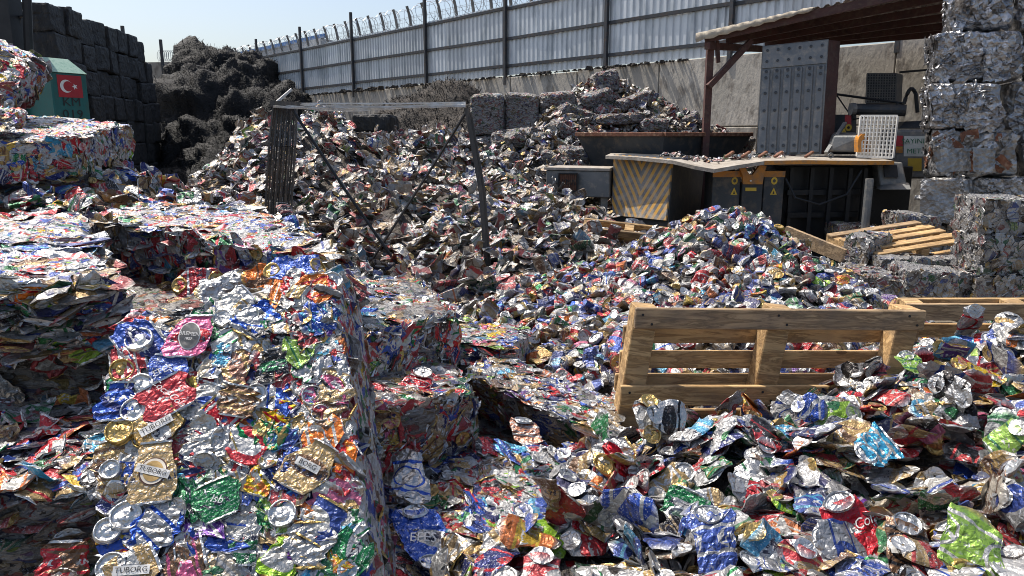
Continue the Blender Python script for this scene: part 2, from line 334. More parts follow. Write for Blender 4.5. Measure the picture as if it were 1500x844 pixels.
class MB:
    """collects boxes, slabs, bars and tubes into one mesh"""
    def __init__(s): s.v = []; s.f = []; s.uv = []
    def _add(s, v, f): b = len(s.v); s.v += [tuple(float(c) for c in p) for p in v]; s.f += [tuple(i + b for i in q) for q in f]
    def hexa(s, a, b):
        """a: four corners (counter-clockwise seen from outside), b: the opposite four"""
        s._add(list(a) + list(b), [(0, 1, 2, 3), (7, 6, 5, 4), (1, 0, 4, 5), (2, 1, 5, 6), (3, 2, 6, 7), (0, 3, 7, 4)]); return s
    def slab(s, quad, e): q = [A_(p) for p in quad]; return s.hexa(q, [p + A_(e) for p in q])
    def box(s, c, size, R=None):
        c = A_(c); h = A_(size) / 2; R = np.eye(3) if R is None else R
        pt = lambda x, y, z: c + R @ (A_([x, y, z]) * h)
        return s.hexa([pt(-1, -1, -1), pt(1, -1, -1), pt(1, -1, 1), pt(-1, -1, 1)], [pt(-1, 1, -1), pt(1, 1, -1), pt(1, 1, 1), pt(-1, 1, 1)])
    def bar(s, p, q, w, h=None, up=(0, 0, 1)):
        p, q = A_(p, ), A_(q); h = h or w; d = (q - p) / np.linalg.norm(q - p); x = np.cross(d, A_(up, ) * 1.0)
        if np.linalg.norm(x) < 1e-4: x = np.cross(d, A_([0, 1, 0.0]))
        x = x / np.linalg.norm(x); z = np.cross(x, d)
        c = [(-1, -1), (1, -1), (1, 1), (-1, 1)]
        return s.hexa([p + x * a * w / 2 + z * b * h / 2 for a, b in c], [q + x * a * w / 2 + z * b * h / 2 for a, b in c])
    def tube(s, pts, r, n=8, cap=True, r2=None):
        pts = [A_(p, ) * 1.0 for p in pts]; rings = []
        for i, p in enumerate(pts):
            d = pts[min(i + 1, len(pts) - 1)] - pts[max(i - 1, 0)]; d = d / (np.linalg.norm(d) + 1e-9)
            x = np.cross(d, [0, 0, 1.0]) if abs(d[2]) < 0.95 else np.cross(d, [0, 1.0, 0]); x /= np.linalg.norm(x); z = np.cross(x, d)
            rr = r if r2 is None else r + (r2 - r) * i / (len(pts) - 1)
            rings.append([p + rr * (math.cos(2 * math.pi * k / n) * x + math.sin(2 * math.pi * k / n) * z) for k in range(n)])
        v = [q for rg in rings for q in rg]; f = []
        for i in range(len(pts) - 1):
            for k in range(n): f.append((i * n + k, i * n + (k + 1) % n, (i + 1) * n + (k + 1) % n, (i + 1) * n + k))
        if cap: f.append(tuple(range(n))[::-1]); f.append(tuple((len(pts) - 1) * n + k for k in range(n)))
        s._add(v, f); return s
    def build(s, name, mat, parent=None, bevel=0.0, smooth=False, center=True):
        me = bpy.data.meshes.new(name); v = np.array(s.v); c = v.mean(0) if center else np.zeros(3)
        me.from_pydata([tuple(p) for p in v - c], [], s.f); me.update()
        bm = bmesh.new(); bm.from_mesh(me); bmesh.ops.recalc_face_normals(bm, faces=bm.faces)
        if bevel: bmesh.ops.bevel(bm, geom=list(bm.edges), offset=bevel, segments=1, affect='EDGES', clamp_overlap=True)
        bm.to_mesh(me); bm.free()
        if smooth: me.polygons.foreach_set('use_smooth', [True] * len(me.polygons))
        return add(name, me, mat, parent, Vector(tuple(c)))
def RZ(a): c, s = math.cos(a), math.sin(a); return A_([[c, -s, 0], [s, c, 0], [0, 0, 1.0]])
def RX(a): c, s = math.cos(a), math.sin(a); return A_([[1.0, 0, 0], [0, c, -s], [0, s, c]])
def RY(a): c, s = math.cos(a), math.sin(a); return A_([[c, 0, s], [0, 1.0, 0], [-s, 0, c]])

def text_mesh(body, size, shear=0.0):
    cu = bpy.data.curves.new('t', 'FONT'); cu.body = body; cu.size = size; cu.align_x = 'CENTER'; cu.align_y = 'CENTER'; cu.shear = shear
    cu.resolution_u = 2; ob = bpy.data.objects.new('t', cu); COL.objects.link(ob)
    bpy.context.view_layer.update(); dg = bpy.context.evaluated_depsgraph_get()
    me = bpy.data.meshes.new_from_object(ob.evaluated_get(dg)); bpy.data.objects.remove(ob); bpy.data.curves.remove(cu)
    me.materials.clear(); return me
def lettering(name, body, size, origin, ex, ey, mat, parent, shear=0.0, lift=0.004, bold=1.0):
    """flat print on the plane origin + x*ex + y*ey"""
    me = text_mesh(body, size, shear); ex = A_(ex) / np.linalg.norm(ex); ey = A_(ey) - ex * np.dot(ey, ex); ey /= np.linalg.norm(ey); ez = np.cross(ex, ey)
    for v in me.vertices:
        p = A_(origin) + ex * v.co.x * bold + ey * v.co.y + ez * lift; v.co = p
    me.name = name; return add(name, me, mat, parent)

# ------------------------------------------------------------------ crushed cans, many at once
def can_template(nu, nb):
    lo = nu <= 8; md = nu <= 14
    rings = [('b', 0.004, 0.003), ('b', 0.0, 0.0255)] if md else [('b', 0.004, 0.003), ('b', 0.005, 0.017), ('b', 0.0, 0.0235), ('b', 0.004, 0.0285)]
    nbot = len(rings)
    rings += [('m', k / (nb - 1), 0.033 if 0 < k < nb - 1 else 0.0318) for k in range(nb)]
    rings += ([('t', 0.0, 0.0275), ('t', 0.004, 0.0235), ('t', 0.004, 0.003)] if lo else [('t', 0.0, 0.0282), ('t', 0.0012, 0.0250), ('t', 0.0052, 0.0236), ('t', 0.004, 0.012), ('t', 0.0045, 0.003)] if md else
              [('t', 0.005, 0.0290), ('t', 0.0, 0.0275), ('t', 0.0012, 0.0250), ('t', 0.0045, 0.0238), ('t', 0.0036, 0.012), ('t', 0.004, 0.003)])
    n1 = nu + 1; Q = []; lid = []
    for i in range(len(rings) - 1):
        for k in range(nu):
            Q.append((i * n1 + k, i * n1 + k + 1, (i + 1) * n1 + k + 1, (i + 1) * n1 + k)); lid.append(i >= nbot + nb)
    return rings, np.array(Q), np.array(lid)
def tri(x): x = x - np.floor(x); return 4 * np.abs(x - 0.5) - 1
def gen_cans(N, r, nu=14, nb=7, L=(0.105, 0.15), kf=(0.10, 0.3), fold=0.75, crum=1.0, bend=1.0, jit=0.0012, weights=None, colors=None, dust=(0.05, 0.4), capkeep=0.35, mute=1.0, ragged=0.0):
    rings, Q, lid = can_template(nu, nb); n1 = nu + 1; R = len(rings)
    U = lambda a, b, *s: r.uniform(a, b, (N,) + s)
    Ln = U(*L); k_f = U(*kf); k_w = 1 + 0.48 * (1 - k_f)
    ph = np.linspace(0, 2 * np.pi, n1); cs, sn = np.cos(ph), np.sin(ph)
    V = np.zeros((N, R, n1, 3)); isbody = np.zeros(R)
    a1, a2, p1, p2 = U(-0.22, 0.22), U(-0.10, 0.10), U(0, 6.3), U(0, 6.3)
    sh = r.normal(0, 0.16, N)
    tb = np.where(r.random(N) < fold, U(0.9, 1.75), U(0, 0.6)); tt = np.where(r.random(N) < fold, U(0.9, 1.75), U(0, 0.6))
    up_b = np.where(r.random(N) < 0.5, 1, -1); up_t = np.where(r.random(N) < 0.72, 1, -1)
    flatcap = np.clip(k_f * 1.25 + 0.12, 0, 1)
    body_i = 0
    for i, (kind, x, rad) in enumerate(rings):
        if kind == 'm':
            isbody[i] = 1
            xx = 0.010 + x * (Ln - 0.022); w = 1 + a1 * np.sin(np.pi * x * 1.3 + p1) + a2 * np.sin(np.pi * x * 3 + p2)
            pinch = (1 - 0.10 * (1 - k_f) * (1 - math.sin(math.pi * x))) * (1 - 1.6 * ragged * (1 - min(1, 2.2 * math.sin(math.pi * x)))) * (1 + r.normal(0, ragged * .45, N))
            yo = r.normal(0, ragged * .028, N)
            V[:, i, :, 0] = xx[:, None]
            V[:, i, :, 1] = (rad * k_w * w * pinch)[:, None] * cs + (sh * (xx - Ln / 2) + yo)[:, None]
            V[:, i, :, 2] = (rad * k_f * (1 + 0.4 * np.sin(np.pi * x * 2 + p1)))[:, None] * sn
        else:
            top = kind == 't'; tau = tt if top else tb; up = (up_t if top else up_b); sg = 1.0 if top else -1.0
            sq = np.where(tau > 0.85, 0.95, flatcap)
            ct, st = np.cos(tau), np.sin(tau)
            cx = np.where(top, Ln - 0.004 - 0.010 * st, 0.004 + 0.010 * st); cz = up * st * (0.033 * k_f + 0.003)
            # disc axes: e1 = y, e2 tilts from z into the body plane
            e2x = -sg * st * up * 1.0; e2z = ct
            nx = sg * ct; nz = st * up
            d = -x
            V[:, i, :, 0] = cx[:, None] + rad * sn * (e2x * sq)[:, None] + (nx * d)[:, None]
            V[:, i, :, 1] = rad * cs * np.where(tau > 0.85, 1.0, 1 + 0.3 * (1 - k_f))[:, None] + (sh * (cx - Ln / 2))[:, None]
            V[:, i, :, 2] = cz[:, None] + rad * sn * (e2z * sq)[:, None] + (nz * d)[:, None]
            if top and abs(rad - 0.012) < 1e-6: V[:, i, :, 2] += 0.0018 * (cs > 0.1) * up[:, None]
    wgt = np.where(isbody > 0, 1.0, capkeep)[None, :, None]
    V[..., 0] -= (Ln / 2)[:, None, None]
    for k in range(5):
        d = r.normal(0, 1, (N, 3)); d[:, 2] *= 0.4; d /= np.linalg.norm(d, axis=1)[:, None]
        e = r.normal(0, 1, (N, 3)); e[:, :2] *= 0.45; e /= np.linalg.norm(e, axis=1)[:, None]
        fr = U(8, 20) * (1 + 0.5 * k); am = crum * U(0.35, 1) * 0.0085 / (1 + 0.55 * k)
        t = tri(np.einsum('nrcj,nj->nrc', V, d) * fr[:, None, None] + U(0, 1)[:, None, None])
        V += (am[:, None, None] * t * wgt)[..., None] * e[:, None, None, :]
    if ragged:
        for k in range(3):
            dd = r.normal(0, 1, (N, 3)); dd[:, 2] = 0; dd /= np.linalg.norm(dd, axis=1)[:, None]; fr = U(28, 60)
            V[..., 2] += ragged * .011 * U(.4, 1)[:, None, None] * tri(np.einsum('nrcj,nj->nrc', V, dd) * fr[:, None, None] + U(0, 1)[:, None, None])
    j = r.normal(0, jit * crum, V.shape); j[:, :, -1] = j[:, :, 0]; V += j * wgt[..., None]
    bd = r.normal(0, 2.2, N) * bend; V[..., 2] += bd[:, None, None] * V[..., 0] ** 2 + (r.normal(0, 2.5, N) * bend)[:, None, None] * V[..., 1] ** 2
    tw = r.normal(0, 2.5, N) * bend; ang = tw[:, None, None] * V[..., 0]; y, z = V[..., 1].copy(), V[..., 2].copy()
    V[..., 1] = y * np.cos(ang) - z * np.sin(ang); V[..., 2] = y * np.sin(ang) + z * np.cos(ang)
    # colours
    ci = colors if colors is not None else r.choice(len(PAL), N, p=PW if weights is None else weights)
    c2i = np.array([PIDX[SECOND[PN[c]][int(q * len(SECOND[PN[c]]))]] for c, q in zip(ci, r.random(N))])
    C1 = np.zeros((N, R, n1, 4)); C2 = np.zeros((N, R, n1, 4)); AR = np.zeros((N, R, n1, 3))
    vary = np.clip(r.normal(1, 0.12, (N, 1)), 0.7, 1.3)
    mu = np.clip(r.normal(0.95, 0.14, (N, 1)), .45, 1.1) * mute
    def m_(c): g = c.mean(1, keepdims=True); return g + (c - g) * mu
    capc = np.where((r.random(N) < 0.16)[:, None], A_(GOLD), A_(SILVER) * U(0.75, 1.12, 1))
    C1[..., :3] = (m_(PC[ci]) * vary)[:, None, None, :]; C2[..., :3] = (m_(PC[c2i]) * vary)[:, None, None, :]
    cap = isbody < 0.5
    C1[:, cap] = np.concatenate([capc, np.ones((N, 1))], 1)[:, None, None, :]; C2[:, cap] = np.concatenate([capc, np.ones((N, 1))], 1)[:, None, None, :]
    C1[..., 3] = np.where(cap[None, :, None], 1.0, np.where(ci == 0, 0.8, 0.0)[:, None, None])
    C2[..., 3] = U(*dust)[:, None, None]
    seed = r.random(N); uo = r.random(N)
    AR[..., 0] = (ph / (2 * np.pi))[None, None, :] + uo[:, None, None]
    vv = np.array([(x if k == 'm' else (0 if k == 'b' else 1)) for k, x, _ in rings]); AR[..., 1] = vv[None, :, None]; AR[..., 2] = seed[:, None, None]
    return dict(V=V.reshape(N, -1, 3), Q=Q, lid=lid, C1=C1.reshape(N, -1, 4), C2=C2.reshape(N, -1, 4), AR=AR.reshape(N, -1, 3), ci=ci, c2i=c2i, L=Ln)
def frames(nrm, r, tilt=0.3, yaw=None):
    nrm = nrm + r.normal(0, tilt, nrm.shape); nrm /= np.linalg.norm(nrm, axis=1)[:, None]
    a = r.uniform(0, 2 * np.pi, len(nrm)) if yaw is None else yaw
    h = np.where(np.abs(nrm[:, 2:3]) < 0.9, A_([[0, 0, 1.0]]), A_([[1.0, 0, 0]]))
    x = np.cross(h, nrm); x /= np.linalg.norm(x, axis=1)[:, None]; y = np.cross(nrm, x)
    ex = x * np.cos(a)[:, None] + y * np.sin(a)[:, None]; ey = np.cross(nrm, ex)
    return np.stack([ex, ey, nrm], 2)
def place(g, pos, F, scale=1.0):
    s = np.broadcast_to(np.asarray(scale, float), (len(pos),))
    g['W'] = np.einsum('nij,nvj->nvi', F, g['V'] * s[:, None, None]); g['pos'] = pos; g['F'] = F; return g
def can_attrs(g, i, sel=slice(None)):
    return {'c1': ('FLOAT_COLOR', g['C1'][i][sel]), 'c2': ('FLOAT_COLOR', g['C2'][i][sel]), 'art': ('FLOAT_VECTOR', g['AR'][i][sel])}
def can_mesh(g, i, smooth=False):
    me = mesh_np('crushed_can', g['W'][i], g['Q'], can_attrs(g, i), smooth); me.materials.append(MATS['can_print']); return me
def can_piece(g, i, name, parent): return add(name, can_mesh(g, i), None, parent, Vector(tuple(g['pos'][i])))
def can_thing(g, i, label, group, name='crushed_can', split=True):
    if not split:
        o = add(name, can_mesh(g, i), None, None, Vector(tuple(g['pos'][i]))); tag(o, label, 'can', group); return o
    o = None
    for part, sel in (('body', ~g['lid']), ('lid', g['lid'])):
        q = g['Q'][sel]; used = np.unique(q); mp = np.zeros(q.max() + 1, int); mp[used] = np.arange(len(used))
        me = mesh_np('can_' + part, g['W'][i][used], mp[q], can_attrs(g, i, used)); me.materials.append(MATS['can_print'])
        if o is None: o = add(name, me, None, None, Vector(tuple(g['pos'][i]))); tag(o, label, 'can', group)
        else: add('lid', me, None, o, Vector(tuple(g['pos'][i])))
    return o
def merged(name, parts, mat='can_print', extra=None):
    V, Q, c1, c2, ar = [], [], [], [], []; off = 0
    for g, idx in parts:
        W = g['W'][idx] + g['pos'][idx][:, None, :]; n, nv = W.shape[:2]
        Q.append((g['Q'][None] + (off + np.arange(n) * nv)[:, None, None]).reshape(-1, 4)); off += n * nv
        V.append(W.reshape(-1, 3)); c1.append(g['C1'][idx].reshape(-1, 4)); c2.append(g['C2'][idx].reshape(-1, 4)); ar.append(g['AR'][idx].reshape(-1, 3))
    me = mesh_np(name, np.concatenate(V), np.concatenate(Q), {'c1': ('FLOAT_COLOR', np.concatenate(c1)), 'c2': ('FLOAT_COLOR', np.concatenate(c2)), 'art': ('FLOAT_VECTOR', np.concatenate(ar))})
    me.materials.append(MATS[mat]); return me

# ------------------------------------------------------------------ bales: irregular blocks that cans are pressed into
class Bale:
    """quad = the main face (c0..c3 counter-clockwise from outside), e = vector to the opposite face; layers lie parallel to the main face"""
    def __init__(s, quad, e): s.q = [A_(p, ) * 1.0 for p in quad]; s.e = A_(e) * 1.0
    def at(s, u, v, w):
        u, v, w = (np.asarray(x, float)[..., None] for x in (u, v, w)); q = s.q
        return q[0] * (1 - u) * (1 - v) + q[1] * u * (1 - v) + q[2] * u * v + q[3] * (1 - u) * v + s.e * w
    def mid(s): return s.at(0.5, 0.5, 0.5)
    def sizes(s):
        q = s.q; return (np.linalg.norm(q[1] - q[0]) + np.linalg.norm(q[2] - q[3])) / 2, (np.linalg.norm(q[3] - q[0]) + np.linalg.norm(q[2] - q[1])) / 2, np.linalg.norm(s.e)
    def face(s, f, a, b):
        a = np.asarray(a, float); b = np.asarray(b, float); o = np.zeros_like(a)
        return {'main': lambda: s.at(a, b, o), 'back': lambda: s.at(a, b, o + 1), 'c0c1': lambda: s.at(a, o, b), 'c1c2': lambda: s.at(o + 1, a, b),
                'c2c3': lambda: s.at(1 - a, o + 1, b), 'c3c0': lambda: s.at(o, 1 - a, b)}[f]()
    def normal(s, f):
        c = s.face(f, .5, .5); n = np.cross(s.face(f, .9, .5) - s.face(f, .1, .5), s.face(f, .5, .9) - s.face(f, .5, .1)); n /= np.linalg.norm(n)
        return n if np.dot(n, c - s.mid()) > 0 else -n
    def core(s, step, amp, freq, seed, rnd=10.0, layer=2.0):
        su, sv, sw = s.sizes(); n = [max(3, int(round(x / step)) + 1) for x in (su, sv, sw)]
        Vs, Qs, off = [], [], 0
        def grid(ax, val):
            nonlocal off
            o = [k for k in range(3) if k != ax]; a = np.linspace(-1, 1, n[o[0]]); b = np.linspace(-1, 1, n[o[1]])
            g = np.zeros((len(a), len(b), 3)); g[..., ax] = val; g[..., o[0]] = a[:, None]; g[..., o[1]] = b[None, :]
            nrm = (np.abs(g) ** rnd).sum(-1) ** (1 / rnd); g = g / nrm[..., None]; g = g / 1.0
            Vs.append(g.reshape(-1, 3)); i = np.arange(len(a) - 1)[:, None] * len(b) + np.arange(len(b) - 1)[None, :] + off
            flip = (val > 0) ^ (ax == 1)
            q = np.stack([i, i + len(b), i + len(b) + 1, i + 1], -1).reshape(-1, 4); Qs.append(q if flip else q[:, ::-1]); off += len(a) * len(b)
        for ax in range(3):
            for val in (-1.0, 1.0): grid(ax, val)
        g = np.concatenate(Vs); p = s.at((g[:, 0] + 1) / 2, (g[:, 1] + 1) / 2, (g[:, 2] + 1) / 2)
        ez = s.e / np.linalg.norm(s.e); pl = p + ez * (p @ ez)[:, None] * (layer - 1)
        p = p + nvec(pl * freq, seed, 4, True) * amp + nvec(p * freq * 0.28, seed + 5, 2) * amp * 1.3
        return p, np.concatenate(Qs)
def bale(name, quad, e, label, cat='bale', group=None, mat='bale_core', step=0.02, amp=0.010, freq=22.0, seed=1, layer=2.0, spec=(), nu=12, nb=6, weights=None, dust=(0.0, 0.25), merge=None, kf=(0.025, 0.07), sz=1.0, mute=1.0, extra=0.0, rnd=10.0):
    b = Bale(quad, e); base = b.mid().copy(); base[2] = min(b.at(u, v, w)[2] for u in (0, 1) for v in (0, 1) for w in (0, 1))
    rt = root(name, base, label, cat, group)
    p, q = b.core(step, amp, freq, seed, rnd, layer); me = mesh_np('pressed_block', p, q, None, False); add('pressed_block', me, mat, rt)
    r = np.random.default_rng(seed + 500); ez = b.e / np.linalg.norm(b.e); mg = []
    for (f, n, mode) in spec:
        fa, fb = (b.sizes()[i] for i in {'main': (0, 1), 'back': (0, 1), 'c0c1': (0, 2), 'c2c3': (0, 2), 'c1c2': (1, 2), 'c3c0': (1, 2)}[f])
        na = max(1, int(round(math.sqrt(n * fa / fb)))); nbb = max(1, int(round(n / na)))
        ga, gb = np.meshgrid((np.arange(na) + 0.5) / na, (np.arange(nbb) + 0.5) / nbb, indexing='ij'); N = ga.size
        ma, mb_ = (min(.3, .042 / fa), min(.3, .042 / fb)) if mode == 'flat' else (min(.3, .02 / fa), .03)
        a = np.clip(ga.ravel() + r.uniform(-0.6, 0.6, N) / na, ma, 1 - ma); bb = np.clip(gb.ravel() + r.uniform(-0.6, 0.6, N) / nbb, mb_, 1 - mb_)
        pos = b.face(f, a, bb); nr = b.normal(f)
        if mode == 'flat':
            pos = pos + nr * r.uniform(-0.003, 0.006, N)[:, None] * (1 + extra)
            F = frames(np.repeat(nr[None], N, 0), r, 0.045 + 0.13 * extra); g = gen_cans(N, r, nu, nb, kf=kf, fold=0.2, ragged=.28, crum=0.5 + .3 * extra, bend=0.2 + extra, weights=weights, dust=dust, mute=mute)
        else:
            pos = pos - nr * r.uniform(0.024, 0.060, N)[:, None]
            sgn = -ez if f != 'back' else ez
            F = frames(np.repeat(sgn[None], N, 0), r, 0.13 + 0.1 * extra); g = gen_cans(N, r, nu, nb, kf=(0.07, 0.2), fold=0.15, crum=0.8, bend=0.5 + extra, weights=weights, dust=(max(.35, dust[0]), max(.85, dust[1])), mute=mute * .85)  # heavier dust tone and muted colour paint in the shade of side faces
        place(g, pos, F, r.uniform(0.85, 1.2, N) * sz)
        if merge: mg.append((g, np.arange(N)))
        else:
            qx, qy, qz = proj(pos)
            for i in range(N):
                if -160 < qx[i] < 1660 and qy[i] < 1000: can_piece(g, i, 'crushed_can', rt)
    if mg:
        o = add('crushed_cans', merged('crushed_cans', mg), None, rt); o['kind'] = 'stuff'
    rt['_b'] = 0; del rt['_b']
    return rt, b

# ------------------------------------------------------------------ heaps as height fields
def tps(pts):
    pts = np.asarray(pts, float); xy = pts[:, :2]; z = pts[:, 2]; n = len(pts)
    def k(r2): return np.where(r2 > 0, r2 * np.log(np.maximum(r2, 1e-12)), 0) * 0.5
    K = k(((xy[:, None] - xy[None]) ** 2).sum(-1)) + np.eye(n) * 0.02; Pm = np.c_[np.ones(n), xy]
    M = np.block([[K, Pm], [Pm.T, np.zeros((3, 3))]]); w = np.linalg.solve(M, np.r_[z, 0, 0, 0])
    lo, hi = z.min() - 0.05, z.max() + 0.08
    def f(x, y):
        sh = np.shape(x); q = np.c_[np.ravel(x), np.ravel(y)]
        r = k(((q[:, None] - xy[None]) ** 2).sum(-1)) @ w[:n] + np.c_[np.ones(len(q)), q] @ w[n:]
        return np.clip(r, lo, hi).reshape(sh)
    return f
def heap_surface(f, x0, x1, y0, y1, step, namp, nfreq, seed):
    nx = int((x1 - x0) / step) + 1; ny = int((y1 - y0) / step) + 1
    X, Y = np.meshgrid(np.linspace(x0, x1, nx), np.linspace(y0, y1, ny), indexing='ij')
    Z = f(X, Y); pp = np.stack([X, Y, np.zeros_like(X)], -1)
    Z = Z + namp * fbm(pp * nfreq, seed, 4)
    V = np.stack([X, Y, Z], -1); i = np.arange(nx - 1)[:, None] * ny + np.arange(ny - 1)[None]
    Q = np.stack([i, i + ny, i + ny + 1, i + 1], -1).reshape(-1, 4)
    return V, Q
def sample_heap(V, r, n, margin=60, maxrange=None, minpx=None, keepz=0.03):
    gx = np.gradient(V, axis=0); gy = np.gradient(V, axis=1); N = np.cross(gx, gy); N /= np.linalg.norm(N, axis=-1, keepdims=True)
    i = r.uniform(0, V.shape[0] - 1.001, n); j = r.uniform(0, V.shape[1] - 1.001, n); a, b = i.astype(int), j.astype(int); fa, fb = (i - a)[:, None], (j - b)[:, None]
    p = (V[a, b] * (1 - fa) * (1 - fb) + V[a + 1, b] * fa * (1 - fb) + V[a + 1, b + 1] * fa * fb + V[a, b + 1] * (1 - fa) * fb); nn = N[a, b]
    px, py, zc = proj(p); ok = (zc > 0.3) & (px > -margin) & (px < 1500 + margin) & (py > -margin) & (py < 844 + margin) & (p[:, 2] > keepz)
    vd = p - A_([0, 0, EYE]); vd /= np.linalg.norm(vd, axis=1)[:, None]
    ok &= (nn * vd).sum(1) < 0.12
    return p[ok], nn[ok]
def pts(l): return [P(a, b, c) for a, b, c in l]

# ================================================================== THE SETTING
g = 400.0
me = mesh_np('ground', [(-g, -g, 0), (g, -g, 0), (g, g, 0), (-g, g, 0)], [(0, 1, 2, 3)])
tag(add('ground', me, 'ground_dirt'), kind='structure')

# ---- long concrete retaining wall with sheet-metal fence on top; both run away to the far left
CW = 19.0
def wall_pt(px): u = (px - 750) / FPX; Z = CW / (u + 0.85); return A_([u * Z * 1.0, Z, 0.0])
W0, W1 = wall_pt(1900), wall_pt(330)
WD = (W1 - W0); WLEN = np.linalg.norm(WD); WD /= WLEN; WN = A_([-WD[1], WD[0], 0]); WN = WN if WN[1] < 0 else -WN   # faces the yard
WTOP = 3.42
cw = root('concrete_wall', W0, 'weathered grey concrete retaining wall behind the baling press', 'wall')
npan = 15; pl = WLEN / npan
for i in range(npan):
    for k, (z0, z1) in enumerate(((0.0, 1.9), (1.925, WTOP))):
        a = W0 + WD * (i * pl + 0.012); b = W0 + WD * ((i + 1) * pl - 0.012); off = WN * (0.012 * math.sin(i * 5.1 + k * 2.3))
        zz = WTOP + 0.03 * math.sin(i * 2.2) if k else z1
        if i % 4 == 2 and k == 0: off = off + WN * 0.02
        MB().slab([a + off + A_([0, 0, z0]), b + off + A_([0, 0, z0]), b + off + A_([0, 0, zz]), a + off + A_([0, 0, zz])], -WN * 0.3).build('wall_panel', 'concrete', cw, 0.012)
MB().slab([W0 - WN * 0.06, W1 - WN * 0.06, W1 - WN * 0.06 + A_([0, 0, WTOP - 0.06]), W0 - WN * 0.06 + A_([0, 0, WTOP - 0.06])], -WN * 0.18).build('joint_core', 'concrete', cw)

fence = root('sheet_fence', W0 + A_([0, 0, WTOP]), 'pale blue corrugated sheet metal fence with dark posts and rails', 'fence')
FZ0, FZ1 = WTOP + 0.03, WTOP + 2.0
posts_px = [391, 453, 525, 628, 740, 881, 1055, 1290]
pp = [wall_pt(x) - WN * 0.05 for x in posts_px]; pp.insert(0, pp[0] + WD * 4.3)
H_above = [0.75, 0.75, 0.8, 0.85, 1.15, 1.2, 1.2, 1.2, 0.8]
for p, h in zip(pp, H_above): MB().box(p + A_([0, 0, (FZ0 + FZ1 + h) / 2 - 0.1]) + WN * 0.03, (0.09, 0.09, FZ1 - FZ0 + h + 0.3), RZ(math.atan2(WD[1], WD[0]))).build('post', 'post_steel', fence)
for a, b in zip(pp[:-1], pp[1:]):
    for z in (FZ0 + 0.28, FZ0 + 1.06, FZ0 + 1.88):
        j = rng.normal(0, 0.012, 2)
        MB().bar(a + A_([0, 0, z + j[0]]) - WN * 0.015, b + A_([0, 0, z + j[1]]) - WN * 0.015, 0.05, 0.08).build('rail', 'post_steel', fence)
    L = np.linalg.norm(b - a); ns = max(1, int(round(L / 1.15))); d = (b - a) / L
    for k in range(ns):   # each sheet: trapezoid ribs
        s0, s1 = L * k / ns, L * (k + 1) / ns; cols = []; rib = 0.19; x = s0
        prof = [(0, 0), (0.35, 0), (0.47, 1), (0.88, 1), (1.0, 0)]
        nr = max(1, int(round((s1 - s0) / rib))); rw = (s1 - s0) / nr
        for q in range(nr):
            for (t_, h_) in prof[:-1]: cols.append((s0 + (q + t_) * rw, h_))
        cols.append((s1 + 0.004, 0)); cols = np.array(cols); off = -0.075 - 0.006 * (k % 2)
        zt = FZ1 + rng.uniform(-0.03, 0.03); wob = 0.015 * np.sin(cols[:, 0] * 2.1)
        rows = []
        for z in (FZ0 + rng.uniform(0, 0.03), FZ0 + 0.7, FZ0 + 1.4, zt):
            rows.append(a[None] + d[None] * cols[:, 0:1] + WN[None] * (off + 0.035 * cols[:, 1:2] + wob[:, None] * 0.5) + A_([0, 0, z])[None])
        V = np.concatenate(rows); nc = len(cols); i = np.arange(3)[:, None] * nc + np.arange(nc - 1)[None]
        Q = np.stack([i, i + 1, i + nc + 1, i + nc], -1).reshape(-1, 4)
        add('fence_sheet', mesh_np('fence_sheet', V, Q), 'corrugated_sheet', fence)

rz = root('razor_wire_fence', W0 - WN * 0.6 + A_([0, 0, WTOP]), 'row of cranked concrete posts carrying razor wire above the sheet fence', 'wire fence')
ra, rb = wall_pt(1300) - WN * 0.9, wall_pt(300) - WN * 0.9; rl = np.linalg.norm(rb - ra); rd = (rb - ra) / rl; nps = int(rl / 0.92)
RZ0 = FZ1 - 0.1
for k in range(nps + 1):
    q = ra + rd * (rl * k / nps); t0 = RZ0 - 1.2
    MB().tube([q + A_([0, 0, t0]), q + A_([0, 0, RZ0 + 0.35]), q + WN * 0.05 + A_([0, 0, RZ0 + 0.62]), q + WN * 0.16 + A_([0, 0, RZ0 + 0.95])], 0.055, 5).build('post', 'post_concrete', rz)
cs = []
nt = int(rl / 0.42)
for k in range(nt * 14):
    s_ = k / 14 * 0.42; a_ = 2 * math.pi * k / 14 + 0.3 * math.sin(k * 0.11); rr = 0.36 + 0.05 * math.sin(k * 0.37)
    cs.append(ra + rd * (s_ + 0.12 * math.sin(a_ * 0.5)) + WN * rr * math.cos(a_) * 0.9 + A_([0, 0, RZ0 + 0.58 + rr * math.sin(a_)]))
MB().tube(cs, 0.011, 3, False).build('razor_coil', 'razor_steel', rz)
for z in (0.25, 0.55, 0.85): MB().tube([ra + A_([0, 0, RZ0 + z]), rb + A_([0, 0, RZ0 + z])], 0.007, 3).build('strand', 'razor_steel', rz)
# welded mesh between the cranked posts
mb = MB()
for k in range(int(rl / 0.16)):
    q = ra + rd * (k * 0.16); mb.bar(q + A_([0, 0, RZ0 - 0.2]), q + A_([0, 0, RZ0 + 0.62]), 0.007)
for z in np.arange(-0.2, 0.7, 0.16): mb.bar(ra + A_([0, 0, RZ0 + z]), rb + A_([0, 0, RZ0 + z]), 0.007)
mb.build('wire_mesh', 'razor_steel', rz)

